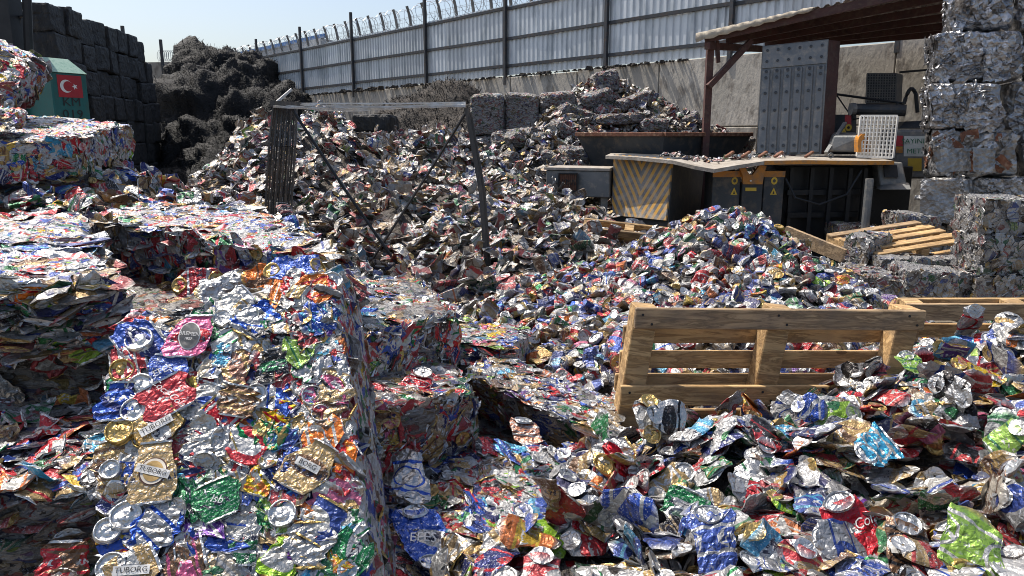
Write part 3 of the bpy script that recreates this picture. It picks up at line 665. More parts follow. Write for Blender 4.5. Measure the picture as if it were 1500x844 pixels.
# ---- far warehouse behind the fence
wh = root('warehouse', P(365, 200, 62) * A_([1, 1, 0]), 'long grey warehouse with a blue roof edge beyond the fence', 'building')
a, b = P(318, 90, 60), P(470, 74, 46)
a0, b0 = a.copy(), b.copy(); zt = a[2]
def wq(p, z): return A_([p[0], p[1], z])
MB().slab([wq(a, 0), wq(b, 0), wq(b, zt), wq(a, zt)], (4, 10, 0)).build('wall', 'building_grey', wh)
MB().slab([wq(a, zt) + A_([-.3, -.3, 0]), wq(b, zt) + A_([.3, -.3, 0]), wq(b, zt + 0.22) + A_([.3, -.3, 0]), wq(a, zt + 0.22) + A_([-.3, -.3, 0])], (.1, .3, 0)).build('roof_edge', 'roof_blue', wh)

# ---- floodlight pole by the swarf heap
fl = root('floodlight', P(299, 262, 36) * A_([1, 1, 0]), 'small floodlight on a thin pole behind the swarf heap', 'light')
q = P(299, 74, 36)
MB().tube([q * A_([1, 1, 0]), q], 0.05, 6).build('pole', 'post_steel', fl)
MB().slab([q + A_([-.12, -.1, -.05]), q + A_([.22, -.1, -.05]), q + A_([.22, -.1, .16]), q + A_([-.12, -.1, .16])], (0, .14, .03)).build('lamp_head', 'grey_steel', fl, 0.02)

# ================================================================== black swarf bales: the tall wall on the left
n0 = P(98, 200, 20.6) * A_([1, 1, 0]); n1 = P(236, 200, 29.5) * A_([1, 1, 0]); dw = n1 - n0; lw = np.linalg.norm(dw); dw /= lw; nw = A_([-dw[1], dw[0], 0.0])  # nw points left, into the stack
rows, colsN = 7, 9; bh, bl = 5.16 / rows, lw / colsN
bmeshes = []
def swarf_block(seed, sx, sy, sz_):
    q = [A_([-sx / 2, -sy / 2, 0]), A_([sx / 2, -sy / 2, 0]), A_([sx / 2, -sy / 2, sz_]), A_([-sx / 2, -sy / 2, sz_])]
    p, qd = Bale(q, (0, sy, 0)).core(0.06, 0.024, 6.0, seed, 22.0, 1.0); return mesh_np('swarf_bale', p, qd)
for s_ in range(6): m_ = swarf_block(900 + s_, bl * 0.98, 1.0, bh * 0.99); m_.materials.append(MATS['swarf_bale']); bmeshes.append(m_)
ROWN = ('bottom row', 'second lowest row', 'third lowest row', 'middle row', 'third highest row', 'second highest row', 'top row')
SLAB = 'black bale of pressed turnings in the {} of the tall bale wall'
hoff = rng.uniform(-.09, .09, 9); hoff[0] = 0
for r_ in range(rows):
    for c_ in range(colsN):
        if r_ == rows - 1 and c_ == colsN - 1: continue
        o = link(bpy.data.objects.new('swarf_bale', bmeshes[int(rng.integers(6))]))
        p = n0 + dw * ((c_ + 0.5) * bl) + nw * (0.5 + rng.uniform(-0.07, 0.07)) + A_([0, 0, max(0, r_ * bh + hoff[c_] * min(r_, 3) / 3)])
        o.location = Vector(tuple(p)); o.rotation_euler = (rng.normal(0, 0.02), rng.normal(0, 0.02), math.atan2(dw[1], dw[0]) + rng.normal(0, 0.06)); tag(o, SLAB.format(ROWN[r_]), 'bale', 'black swarf bales in the wall')
for r_ in range(rows):   # short return facing the yard
    for c_ in range(2):
        o = link(bpy.data.objects.new('swarf_bale', bmeshes[int(rng.integers(6))]))
        p = n0 + nw * (1.05 + 0.55 + c_ * 1.02) + dw * (0.45 + rng.uniform(-0.1, 0.1)) + A_([0, 0, r_ * bh])
        o.location = Vector(tuple(p)); o.rotation_euler = (0, 0, math.atan2(nw[1], nw[0]) + rng.normal(0, 0.03)); tag(o, 'black bale of turnings in the {} of the bale wall end'.format(ROWN[r_]), 'bale', 'black swarf bales in the wall')
# posts standing behind that wall
for i, (px, yt, Y) in enumerate(((101, 10, 24.5), (179, 38, 31), (235, 58, 36))):
    t_ = P(px, yt, Y)
    o = MB().box((t_[0], t_[1], t_[2] / 2), (0.11, 0.11, t_[2])).build('steel_post', 'post_steel')
    tag(o, ('dark steel post above the first black bales beside the pole', 'dark steel post rising half way along the wall of black bales', 'dark steel post beyond the far end of the black bales')[i], 'post', 'posts behind the black bales')
t_ = P(5, -60, 15.5); o = MB().box((t_[0] - 0.1, t_[1], t_[2] / 2), (0.42, 0.42, t_[2])).build('steel_column', 'black_steel'); tag(o, 'thick black steel column beside the wall of black bales', 'column')
t_ = P(37, -60, 15.5); b_ = P(43, 90, 15.5); mbp = MB().tube([A_([b_[0], b_[1], 0]), b_, t_], 0.085, 8).build('pole', 'black_steel')
tag(mbp, 'thin black pole next to the thick steel column', 'pole')
# bent conduit and razor wire between column and pole
o = MB().tube([P(30, 70, 15.6) * A_([1, 1, 0])] + [P(a, b, 15.6) for a, b in ((30, 70), (28, 30), (31, 24), (36, 23))], 0.03, 6).build('bent_pipe', 'post_steel'); tag(o, 'bent thin pipe between the steel column and the pole', 'pipe')
cs = [P(12 + 5 * k / 12 + 6 * math.sin(k * 0.8), 26 + 11 * math.cos(k * 0.8), 16.5 + 0.1 * math.sin(k)) for k in range(60)]
cs += [P(44 + k * 0.1, -10 + k * 0.9, 16.6) for k in range(20)]
o = MB().tube(cs[:60], 0.011, 3, False).build('razor_wire', 'razor_steel'); tag(o, 'loose razor wire coil beside the steel column', 'wire')
cs = [P(232 + 18 * k / 60 + 4 * math.sin(k * 0.7), 82 + 8 * math.cos(k * 0.7), 37) for k in range(70)]
o = MB().tube(cs, 0.013, 3, False).build('razor_wire', 'razor_steel'); tag(o, 'razor wire coil seen past the end of the black bales', 'wire')
ap_ = [P(232, 92, 37), P(252, 90, 37)]
o = MB().slab([ap_[0] * A_([1, 1, 0]) + A_([-2, 0, 0]), ap_[1] * A_([1, 1, 0]) + A_([2, 0, 0]), ap_[1] + A_([2, 0, 0]), ap_[0] + A_([-2, 0, 0])], (0, .25, 0)).build('boundary_wall', 'concrete'); tag(o, 'low concrete wall carrying razor wire past the black bales', 'wall')

# ================================================================== swarf heaps
def swarf_heap(name, ctrl, box, step, mat, label, seed, lump=0.35, strands=3000, sl=0.22):
    f = tps(ctrl); V, Q = heap_surface(f, *box, step, 0.0, 1.0, seed)
    p = V * 1.0; p[..., 2] = np.where(V[..., 2] < -0.02, -0.04, V[..., 2])
    k = np.clip(V[..., 2] / 0.6, 0, 1)
    Nn = np.cross(np.gradient(p, axis=0), np.gradient(p, axis=1)); Nn /= np.linalg.norm(Nn, axis=-1, keepdims=True)
    ab = lambda f_, s_: np.abs(vnoise(p * f_, seed + s_))
    dsp = lump * (1.15 * ab(.62, 0) + .75 * ab(1.35, 3) + .38 * ab(3.1, 5) + .2 * ab(6.5, 7) + .12 * ab(13, 9) - .55)
    V = p + Nn * (dsp * k)[..., None] + nvec(p * .7, seed, 2) * (lump * .35 * k)[..., None]
    me = mesh_np(name, V, Q, None, True); o = add(name, me, mat); tag(o, label, 'heap', None, 'stuff')
    r = np.random.default_rng(seed); q, nn = sample_heap(V, r, strands * 2, 20)
    q, nn = q[:strands], nn[:strands]; N = len(q); d = r.normal(0, 1, (N, 3)) + nn * 0.4; d /= np.linalg.norm(d, axis=1)[:, None]; sd = np.cross(d, nn); sd /= np.linalg.norm(sd, axis=1)[:, None] + 1e-6
    l_ = r.uniform(0.4, 1.3, (N, 1)) * sl; w = r.uniform(0.005, 0.013, (N, 1)); cur = np.cross(d, sd)
    rowsv = []
    for t in (0, 0.33, 0.66, 1.0):
        c = q + nn * 0.03 + d * l_ * (t - 0.3) + cur * l_ * 0.5 * (t - t * t) * 2 + nn * l_ * 0.4 * math.sin(t * 3)
        rowsv += [c - sd * w, c + sd * w]
    VV = np.stack(rowsv, 1).reshape(-1, 3); base = (np.arange(N) * 8)[:, None, None] + A_([[0, 1, 3, 2], [2, 3, 5, 4], [4, 5, 7, 6]])[None]
    o2 = add('turnings', mesh_np('turnings', VV, base.reshape(-1, 4)), mat, o); o2['kind'] = 'stuff'
    return o
gz = lambda x, y: A_([x, y, -0.05])
big = pts([(248, 135, 34), (268, 112, 35), (300, 96, 36), (345, 90, 36), (390, 105, 35), (420, 135, 33), (250, 160, 31.5), (300, 140, 31.5), (360, 140, 31), (410, 170, 30),
           (250, 215, 29.5), (300, 205, 29), (350, 205, 28.5), (420, 210, 28), (262, 250, 28), (330, 245, 26.5)])
big += [gz(-14, 26.5), gz(-11, 25), gz(-8, 24.5), gz(-6, 26), gz(-15.5, 30), gz(-17, 42), gz(-16, 33), gz(-12, 43), gz(-8, 42), gz(-6, 36), gz(-5.5, 30), gz(-17, 36)]
swarf_heap('swarf_heap', big, (-17.5, -5, 24, 42), 0.11, 'swarf', 'tall black heap of tangled steel turnings beside the bale wall', 71, 0.85, 19000, 0.18)
br = pts([(560, 165, 20.5), (590, 155, 20.5), (625, 148, 20.5), (665, 138, 21), (705, 146, 20), (540, 190, 19), (640, 178, 18.5), (690, 172, 18), (600, 205, 17.5), (670, 205, 17)]) + [gz(-4.5, 19), gz(-3.8, 16), gz(-1, 15.5), gz(0.4, 17), gz(0, 20), gz(-0.6, 23), gz(-3, 24), gz(-5, 22)]
swarf_heap('swarf_heap', br, (-5, 0.6, 15.4, 22.5), 0.09, 'swarf_brown', 'brown heap of rusty turnings against the concrete wall', 72, 0.26, 6000, 0.13)
# rubble along the wall top
mb = MB(); r = np.random.default_rng(5); Vs, Qs = [], []; off = 0
for k in range(420):
    q = wall_pt(r.uniform(450, 1000) if k < 330 else r.uniform(440, 720)) + WN * r.uniform(-0.03, 0.2) * 0.6; s_ = abs(r.normal(0.0, 0.018)) + 0.009
    big_ = 1.0 + 0.5 * math.exp(-((proj(q + A_([0, 0, WTOP]))[0] - 560) / 90) ** 2)
    h = s_ * big_; z = WTOP - 0.01
    c = q + A_([0, 0, z + h * 0.4]); v = A_([(-1, -1, -1), (1, -1, -1), (1, 1, -1), (-1, 1, -1), (-.6, -.6, 1), (.6, -.6, 1), (.6, .6, 1), (-.6, .6, 1)]) * h * A_([1.6, 1, 0.8]) * r.uniform(0.6, 1.3, (8, 3)) + c
    Vs.append(v); Qs.append(A_([(0, 1, 5, 4), (1, 2, 6, 5), (2, 3, 7, 6), (3, 0, 4, 7), (4, 5, 6, 7), (3, 2, 1, 0)]) + off); off += 8
o = add('rubble', mesh_np('rubble', np.concatenate(Vs), np.concatenate(Qs)), 'swarf_brown'); tag(o, 'loose dirt and rubble lying along the wall top', 'rubble', None, 'stuff')

# ================================================================== green steel cabin with a flag
gb = P(98, 200, 15) * A_([1, 1, 0])
cab = root('green_cabin', gb, 'dark green steel cabin with a sloping roof and a painted flag', 'cabin')
f0, f1 = P(72, 103, 15), P(121, 109, 15.6); zt = (f0[2] + f1[2]) / 2; fx = f1 - f0; fx[2] = 0; fx /= np.linalg.norm(fx); fn = A_([fx[1], -fx[0], 0]); wd = 0.74
c0 = A_([f0[0], f0[1], 0]); c1 = c0 + fx * wd; back = -fn * 1.05
zf = f0[2] - 0.03; zr = zf + 0.30
MB().hexa([c0, c1, c1 + A_([0, 0, zf]), c0 + A_([0, 0, zf])], [c0 + back, c1 + back, c1 + back + A_([0, 0, zf]), c0 + back + A_([0, 0, zf])]).build('shell', 'green_paint', cab, 0.008)
lip = fn * 0.03
MB().hexa([c0 + lip + A_([0, 0, zf + .004]) - fx * .02, c1 + lip + A_([0, 0, zf + .004]) + fx * .02, c1 - fn * .30 + A_([0, 0, zr]) - fx * .14, c0 - fn * .30 + A_([0, 0, zr]) + fx * .04],
          [c0 + back + A_([0, 0, zf + .004]), c1 + back + A_([0, 0, zf + .004]), c1 + back + A_([0, 0, zr - .02]) - fx * .14, c0 + back + A_([0, 0, zr - .02]) + fx * .04]).build('roof', 'mint_paint', cab, 0.006)
MB().slab([c0 + fn * .004 - fx * 0.004, c0 + fn * .004 + fx * .035, c0 + fn * .004 + fx * .035 + A_([0, 0, zf]), c0 + fn * .004 - fx * 0.004 + A_([0, 0, zf])], fn * -0.02).build('corner_trim', 'green_paint', cab)
def onf(x, z, d=0.006): return c0 + fx * x + A_([0, 0, zf + z]) + fn * d
fl_ = MB().slab([onf(.13, -.47), onf(.63, -.47), onf(.63, -.04), onf(.13, -.04)], -fn * .004).build('flag', 'flag_red', cab)
def disc(name, cx, cz, r0, mat, cut=None, d=0.010, star=False):
    bm_v = []
    if star: bm_v = [(cx + (r0 if k % 2 == 0 else r0 * .4) * math.cos(math.pi * k / 5 + math.pi), cz + (r0 if k % 2 == 0 else r0 * .4) * math.sin(math.pi * k / 5 + math.pi)) for k in range(10)]
    else:
        ro, ri, dx = r0, r0 * 0.8, r0 * 0.32
        a0 = 0.62
        o_ = [(cx + ro * math.cos(t), cz + ro * math.sin(t)) for t in np.linspace(a0, 2 * math.pi - a0, 30)]
        i_ = [(cx + dx + ri * math.cos(t), cz + ri * math.sin(t)) for t in np.linspace(2 * math.pi - 0.78, 0.78, 30)]
        bm_v = o_ + i_
    me = bpy.data.meshes.new(name); n = len(bm_v)
    if star:
        me.from_pydata([tuple(onf(x, z, d)) for x, z in bm_v] + [tuple(onf(cx, cz, d))], [], [(k, (k + 1) % n, n) for k in range(n)])
    else:
        h = n // 2; me.from_pydata([tuple(onf(x, z, d)) for x, z in bm_v], [], [(k, k + 1, n - 2 - k, n - 1 - k) for k in range(h - 1)])
    me.update(); return add(name, me, mat, fl_)
disc('crescent', .30, -.255, .125, 'flag_white'); disc('star', .475, -.255, .062, 'flag_white', star=True)
lettering('lettering', 'KM', 0.235, onf(.375, -.565), fx, (0, 0, 1), 'letter_black', cab, lift=0.004, bold=1.15)
lettering('lettering', '019', 0.235, onf(.375, -.80), fx, (0, 0, 1), 'letter_black', cab, lift=0.004, bold=1.25)

# ================================================================== pallets
def pallet(label, R, T, shear=0.0, sb=1.0, nails=False, boards_front=(0.75, 0.40, 0.05), boards_back=(0.745, 0.60, 0.43, 0.25, 0.06), group=None, L=1.2, H=0.8, th=0.085, mats=('wood', 'wood_grey'), seed=1):
    r = random.Random(seed); rt = root('wooden_pallet', T + R @ A_([L / 2, 0, 0]), label, 'pallet', group)
    def brd(name, c, s, mat, rot=0.0):
        mb = MB().box((0, 0, 0), s); me_o = mb.build(name, mat, None, 0.004)
        v = R @ (A_(c) + A_([shear * c[2], 0, 0])) + T; me_o.location = Vector(tuple(v))
        Rm = Matrix([list(row) for row in (R @ RY(rot))]).to_4x4(); me_o.rotation_euler = Rm.to_euler()
        me_o.parent = rt; me_o.matrix_parent_inverse = Matrix.Translation(-rt.location); return me_o
    for x in (0.05, L / 2, L - 0.05): brd('stringer', (x, 0, H / 2), (0.095, th, H), mats[0], math.atan(shear) + r.gauss(0, 0.004))
    for k, z in enumerate(boards_front): brd('deck_board', (L / 2 + r.uniform(-.006, .006), -th / 2 - 0.012, z), (L, 0.022, 0.098 * sb), mats[1] if k == 0 else mats[0], r.gauss(0, 0.003))
    for z in boards_back: brd('deck_board', (L / 2 + r.uniform(-.006, .006), th / 2 + 0.012, z), (L, 0.022, (0.085 if r.random() < .5 else 0.1) * (sb if sb == 1 else .74)), mats[0], r.gauss(0, 0.003))
    if nails:
        for z in boards_front:
            for x in (0.05, L / 2, L - 0.05):
                for dx, dz in ((-.02, .018), (.018, -.02)):
                    q = R @ (A_([x + dx, -th / 2 - .0225, z + dz]) + A_([shear * z, 0, 0])) + T; nd = R @ A_([0, -1, 0]); MB().tube([q, q + nd * .0025], .0055, 6).build('nail', 'black_steel', rt)
    return rt
Rp = RZ(0.0958) @ RX(0.02) @ RY(0.0286)
pallet('weathered wooden pallet standing on edge half buried in crushed cans', Rp, A_([0.3741, 2.8592, 0.2517]), shear=.0989, sb=.86, nails=True, boards_front=(.757, .437, .06), boards_back=(.665, .555, .455, .30, .08), seed=3)
Rq = RZ(-0.04) @ RX(0.10) @ RY(-0.01)
pallet('wooden pallet standing on edge behind the half buried pallet', Rq, P(1322, 440, 4.05) - Rq @ A_([0, 0, 0.8]), seed=4)
pallet('small pale pallet tilted against the can pile below the chevron plate', RZ(-0.30) @ RX(0.75) @ RY(0.12), P(862, 322, 7.6) - RZ(-0.30) @ RX(0.75) @ RY(0.12) @ A_([0.05, 0, 0.75]), L=0.95, H=0.7, boards_front=(0.65, 0.35, 0.05), boards_back=(0.65, 0.48, 0.3, 0.1), seed=5)
Rt = RZ(0.25) @ RY(-0.10) @ RX(-1.42)
pallet('wooden pallet lying flat on the small grey bales', Rt, P(1285, 383, 7.3), L=1.15, H=0.8, boards_front=(0.74, 0.55, 0.4, 0.22, 0.06), boards_back=(0.74, 0.4, 0.06), th=0.09, seed=6)

# ================================================================== baling press
press = root('baling_press', P(1090, 345, 11.5) * A_([1, 1, 0]), 'large dark baling press with open lid, hopper and orange edged table', 'press')
UP = A_([0, 0, 1.0])
def grd(p, z=0.0): return A_([p[0], p[1], z])
def quadpx(l): return [P(*a) for a in l]
# chevron plate and the box behind it
ch = quadpx([(896, 315, 10.6), (975, 323, 9.8), (985, 232, 9.95), (899, 226, 10.75)])
V = [ch[0], ch[1], ch[2], ch[3]]; nrm = np.cross(V[1] - V[0], V[3] - V[0]); nrm /= np.linalg.norm(nrm)
me = mesh_np('chevron_plate', V + [p - nrm * 0.03 for p in V], [(0, 1, 2, 3), (7, 6, 5, 4), (1, 0, 4, 5), (2, 1, 5, 6), (3, 2, 6, 7), (0, 3, 7, 4)], {'art': ('FLOAT_VECTOR', [(0, 0, 0), (1, 0, 0), (1, 1, 0), (0, 1, 0)] * 2)})
add('chevron_plate', me, 'chevron_paint', press)
bx0 = [p - nrm * 0.032 for p in ch]
MB().hexa([grd(bx0[0], .25), grd(bx0[1], .25), bx0[2], bx0[3]], [grd(bx0[0] + A_([.55, 1.3, 0]), .25), grd(bx0[1] + A_([.75, 1.3, 0]), .25), bx0[2] + A_([.75, 1.3, 0]), bx0[3] + A_([.55, 1.3, 0])]).build('side_box', 'dark_steel', press, 0.01)
for k, (px, Y) in enumerate(((912, 10.6), (938, 10.5), (905, 11.2))):
    b_ = P(px, 320, Y); MB().box((b_[0], b_[1], .2), (0.10, 0.10, .4)).build('leg', 'grey_steel', press)
# bent table plate (dusty top), orange edge on the right half
prof = [(887, 228, 10.6), (930, 230, 10.2), (985, 235, 9.7), (1018, 243, 9.45), (1046, 248, 9.3), (1080, 242, 9.35), (1120, 236, 9.5), (1180, 235, 9.6), (1250, 236, 9.7), (1310, 236, 9.75)]
fr = [P(*a) for a in prof]; bk = [p + A_([0.25, 1.25, 0.02]) for p in fr]; bk = [A_([p[0], p[1], fr[0][2] * .5 + p[2] * .5]) for p in bk]
fr = [A_(p) for p in fr]
n = len(fr); Vt = fr + bk + [p - UP * .045 for p in fr] + [p - UP * .045 for p in bk]; F = []
for i in range(n - 1): F += [(i, i + 1, n + i + 1, n + i), (2 * n + i, 3 * n + i, 3 * n + i + 1, 2 * n + i + 1), (i + 1, i, 2 * n + i, 2 * n + i + 1), (n + i, n + i + 1, 3 * n + i + 1, 3 * n + i)]
F += [(0, n, 3 * n, 2 * n), (n - 1, 3 * n - 1, 4 * n - 1, 2 * n - 1)]
add('table_plate', mesh_np('table_plate', Vt, F), 'dusty_plate', press)
mb = MB()
for i in range(6, n - 1): mb.slab([fr[i] - UP * .047 - A_([0, .004, 0]), fr[i + 1] - UP * .047 - A_([0, .004, 0]), fr[i + 1] + UP * .003 - A_([0, .004, 0]), fr[i] + UP * .003 - A_([0, .004, 0])], (0, .01, 0))
mb.build('table_edge', 'orange_paint', press)
for px in (1068, 1092, 1117, 1140, 1185):
    q = P(px, 229, 10.1); MB().bar(q + A_([-.05, 0, -.01]), q + A_([.07, .05, .06]), 0.05, 0.03).build('stop_tooth', 'rust', press, 0.005)
# front columns with orange caps and yellow warning marks
def column(px0, px1, y0, y1, Y, warn):
    a, b = P(px0, y0, Y), P(px1, y0, Y); zt = a[2]
    MB().slab([grd(a), grd(b), grd(b, zt), grd(a, zt)], (0.05, .6, 0)).build('column', 'dark_steel', press, 0.008)
    MB().slab([grd(a, zt - .075) + A_([-.004, -.006, 0]), grd(b, zt - .075) + A_([.004, -.006, 0]), grd(b, zt + .003) + A_([.004, -.006, 0]), grd(a, zt + .003) + A_([-.004, -.006, 0])], (0, .02, 0)).build('column_cap', 'orange_paint', press)
    w0 = P(warn, 265, Y); y_ = a[1] - .006
    def ringm(name, cx, cz, ro, ri, n=18):
        pts_ = [(cx + r_ * math.cos(2 * math.pi * k / n), y_, cz + r_ * 1.15 * math.sin(2 * math.pi * k / n)) for r_ in (ro, ri) for k in range(n)]
        add(name, mesh_np(name, pts_, [(k, (k + 1) % n, n + (k + 1) % n, n + k) for k in range(n)]), 'yellow_paint', press)
    ringm('warning_ring', w0[0], w0[2], .042, .02)
    t0 = w0 - UP * .14
    me = mesh_np('warning_triangle', [(t0[0] - .045, y_, t0[2] - .04), (t0[0] + .045, y_, t0[2] - .04), (t0[0], y_, t0[2] + .055)], [(0, 1, 2)])
    tr_ = add('warning_triangle', me, 'yellow_paint', press)
    add('warning_mark', mesh_np('warning_mark', [(t0[0] - .012, y_ - .004, t0[2] - .03), (t0[0] + .012, y_ - .004, t0[2] - .03), (t0[0], y_ - .004, t0[2] + .015)], [(0, 1, 2)]), 'letter_black', tr_)
column(1045, 1086, 251, 330, 9.75, 1076); column(1120, 1150, 251, 330, 9.75, 1134)
a, b = P(1088, 268, 9.7), P(1118, 268, 9.7)
MB().slab([grd(a, .15), grd(b, .15), b, a], (0, .4, 0)).build('center_block', 'dark_steel', press, 0.008)
MB().slab([P(1092, 280, 9.69), P(1108, 280, 9.69), P(1108, 275, 9.69), P(1092, 275, 9.69)], (0, .005, 0)).build('name_plate', 'yellow_paint', press)
vb = [P(x, y, 9.68) for x, y in ((1089, 270), (1117, 270), (1119, 258), (1123, 243), (1113, 242), (1103, 256), (1098, 256), (1090, 243), (1083, 244), (1088, 258))]
bm = bmesh.new(); f_ = bm.faces.new([bm.verts.new(tuple(p)) for p in vb]); r_ = bmesh.ops.extrude_face_region(bm, geom=[f_]); bmesh.ops.translate(bm, verts=[v for v in r_['geom'] if isinstance(v, bmesh.types.BMVert)], vec=(0, .06, 0)); bmesh.ops.recalc_face_normals(bm, faces=bm.faces)
me = bpy.data.meshes.new('vee_bracket'); bm.to_mesh(me); bm.free(); add('vee_bracket', me, 'orange_paint', press)
hq = P(1100, 265, 9.66); MB().tube([hq, hq + A_([0, .05, 0])], .012, 8).build('bolt', 'white_paint', press)
# dark main body under the table, with a ribbed frame
a, b = P(1150, 244, 10.1), P(1338, 244, 10.3)
MB().slab([grd(a), grd(b), b, a], (.1, 1.5, 0)).build('press_box', 'black_steel', press, 0.01)
for y in (282, 315):
    MB().bar(P(1152, y, 10.0), P(1280, y - 1, 10.2), 0.06, 0.07).build('frame_rail', 'black_steel', press)
for px in (1160, 1190, 1218, 1246, 1268): MB().bar(P(px, 246, 10.03), grd(P(px, 246, 10.03)), 0.05, 0.05).build('frame_post', 'black_steel', press)
a = P(1274, 262, 9.3); MB().tube([grd(a), a], .05, 10).build('support_pipe', 'grey_steel', press)
# chute with cut-out name grille
cq = quadpx([(800, 287, 10.9), (893, 290, 10.6), (893, 251, 10.6), (800, 249, 10.9)])
ce = A_([.25, .75, 0])
MB().slab([cq[0], cq[1], cq[2], cq[3]], ce).build('chute', 'grey_steel', press, 0.012)
MB().slab([p + UP * .004 for p in (cq[3] + A_([-.03, -.02, 0]), cq[2] + A_([0, -.02, 0]), cq[2] + ce, cq[3] + ce + A_([-.03, 0, 0]))], (0, 0, .035)).build('chute_top', 'dusty_plate', press)
for t_ in (.12, .82):
    q = cq[0] * (1 - t_) + cq[1] * t_; MB().box((q[0] + .1, q[1] + .12, q[2] / 2), (.1, .1, q[2])).build('leg', 'grey_steel', press)
ex = (cq[1] - cq[0]) / np.linalg.norm(cq[1] - cq[0]); cn = A_([ex[1], -ex[0], 0])
o_ = P(833, 267, 10.77) + cn * .03
MB().slab([o_ - ex * .14 - UP * .125, o_ + ex * .14 - UP * .125, o_ + ex * .14 + UP * .125, o_ - ex * .14 + UP * .125], -cn * .03).build('name_grille', 'rust', press)
for s0, s1 in (((-.14, -.125), (.14, -.125)), ((-.14, .125), (.14, .125)), ((-.14, -.125), (-.14, .125)), ((.14, -.125), (.14, .125))):
    MB().bar(o_ + ex * s0[0] + UP * s0[1] + cn * .006, o_ + ex * s1[0] + UP * s1[1] + cn * .006, .022, .022).build('grille_frame', 'black_steel', press)
for k in range(9): MB().bar(o_ + ex * (-.12 + .03 * k) - UP * .115 + cn * .004, o_ + ex * (-.12 + .03 * k) + UP * .115 + cn * .004, .006, .006).build('grille_bar', 'black_steel', press)
lettering('lettering', 'AYMAS', .115, o_ + cn * .014, ex, UP, 'letter_black', press, lift=.005, bold=0.85)
# hopper: flared open box with a rusty rim
rim = quadpx([(845, 198, 12.2), (972, 207, 11.2), (1100, 201, 12.0), (960, 191, 13.2)])
zr = float(np.mean([p[2] for p in rim])); rim = [A_([p[0], p[1], zr]) for p in rim]; cen = np.mean(rim, 0)
low = [cen + (p - cen) * A_([.62, .62, 0]) + A_([0, 0, -0.95]) for p in rim]
for i in range(4):
    j = (i + 1) % 4; inw = (cen - (rim[i] + rim[j]) / 2) * A_([1, 1, 0]); inw = inw / np.linalg.norm(inw) * .03
    MB().hexa([low[i], low[j], rim[j], rim[i]], [low[i] + inw, low[j] + inw, rim[j] + inw, rim[i] + inw]).build('hopper_wall', 'dark_steel', press)
    MB().bar(rim[i] + UP * .02, rim[j] + UP * .02, .11, .06).build('hopper_rim', 'rust', press, .006)
MB().hexa([grd(p, .3) for p in low], low).build('hopper_base', 'black_steel', press)
# open lid with wear strips and bolts
lp = quadpx([(1108, 228, 11.0), (1203, 226, 10.7), (1214, 58, 11.0), (1117, 68, 11.3)])
lx = (lp[1] - lp[0] + lp[2] - lp[3]) / 2; lz = (lp[3] - lp[0] + lp[2] - lp[1]) / 2; ln = np.cross(lx, lz); ln /= np.linalg.norm(ln); ln = ln if ln[1] < 0 else -ln
lid_back = A_([.24, .16, 0])
lo = MB().slab(lp, lid_back).build('lid', 'rust_dark', press, .01)
def lidp(u, v, d=0.0): return lp[0] * (1 - u) * (1 - v) + lp[1] * u * (1 - v) + lp[2] * u * v + lp[3] * (1 - u) * v + ln * d
MB().hexa([lidp(0, 0, .02), lidp(1, 0, .02), lidp(1, 1, .02), lidp(0, 1, .02)], [lidp(0, 0, .001), lidp(1, 0, .001), lidp(1, 1, .001), lidp(0, 1, .001)]).build('wear_plate', 'grey_steel', lo, .004)
MB().hexa([lidp(.01, .79, .035), lidp(.99, .79, .035), lidp(.99, .99, .035), lidp(.01, .99, .035)], [lidp(.01, .79, .019), lidp(.99, .79, .019), lidp(.99, .99, .019), lidp(.01, .99, .019)]).build('wear_strip', 'grey_steel', lo, .004)
for k in range(6):
    u0 = .02 + k * .165; u1 = u0 + .125
    MB().hexa([lidp(u0, .01, .05), lidp(u1, .01, .05), lidp(u1, .775, .05), lidp(u0, .775, .05)], [lidp(u0, .01, .019), lidp(u1, .01, .019), lidp(u1, .775, .019), lidp(u0, .775, .019)]).build('wear_strip', 'grey_steel', lo, .012)
    for v in (.08, .24, .40, .56, .70, .755):
        q = lidp((u0 + u1) / 2, v, .048); MB().tube([q, q + ln * .014], .022, 8).build('bolt', 'dark_steel', lo)
    for v in (.85, .95):
        q = lidp((u0 + u1) / 2, v, .034); MB().tube([q, q + ln * .012], .02, 8).build('bolt', 'dark_steel', lo)
# back platform: guard with square holes, motor cover, tank, cooler, pipes
gq = quadpx([(1255, 229, 10.2), (1308, 231, 9.9), (1315, 170, 9.9), (1261, 170, 10.2)])
def gp(u, v, d=0): return gq[0] * (1 - u) * (1 - v) + gq[1] * u * (1 - v) + gq[2] * u * v + gq[3] * (1 - u) * v + A_([0, d, 0])
mb = MB(); nh = 10
for k in range(nh + 1):
    w = .015 if 0 < k < nh else .03
    mb.bar(gp(k / nh, 0), gp(k / nh, 1), w, .02); mb.bar(gp(0, k / nh, .003), gp(1, k / nh, .003), .015, w)
mb.build('perforated_guard', 'white_paint', press)
a = quadpx([(1212, 222, 10.5), (1262, 223, 10.3), (1262, 199, 10.3), (1222, 199, 10.5)])
MB().slab(a, (.2, .6, .05)).build('motor_cover', 'grey_steel', press, .02)
mbx = MB(); arch = []
for k in range(13):
    t = math.pi * k / 12; arch.append((1266 + 9 * math.cos(t), 208 - 12 * math.sin(t)))
outer = [P(1275, 223, 10.15)] + [P(x, y, 10.15) for x, y in arch] + [P(1257, 223, 10.15)]
inn = [P(1270, 223, 10.15)] + [P(1266 + 4.5 * math.cos(math.pi * k / 12), 210 - 6 * math.sin(math.pi * k / 12), 10.15) for k in range(13)] + [P(1262, 223, 10.15)]
for k in range(len(outer) - 1): mbx.hexa([outer[k], outer[k + 1], inn[k + 1], inn[k]], [p + A_([0, .12, 0]) for p in (outer[k], outer[k + 1], inn[k + 1], inn[k])])
mbx.build('cover_arch', 'orange_paint', press)
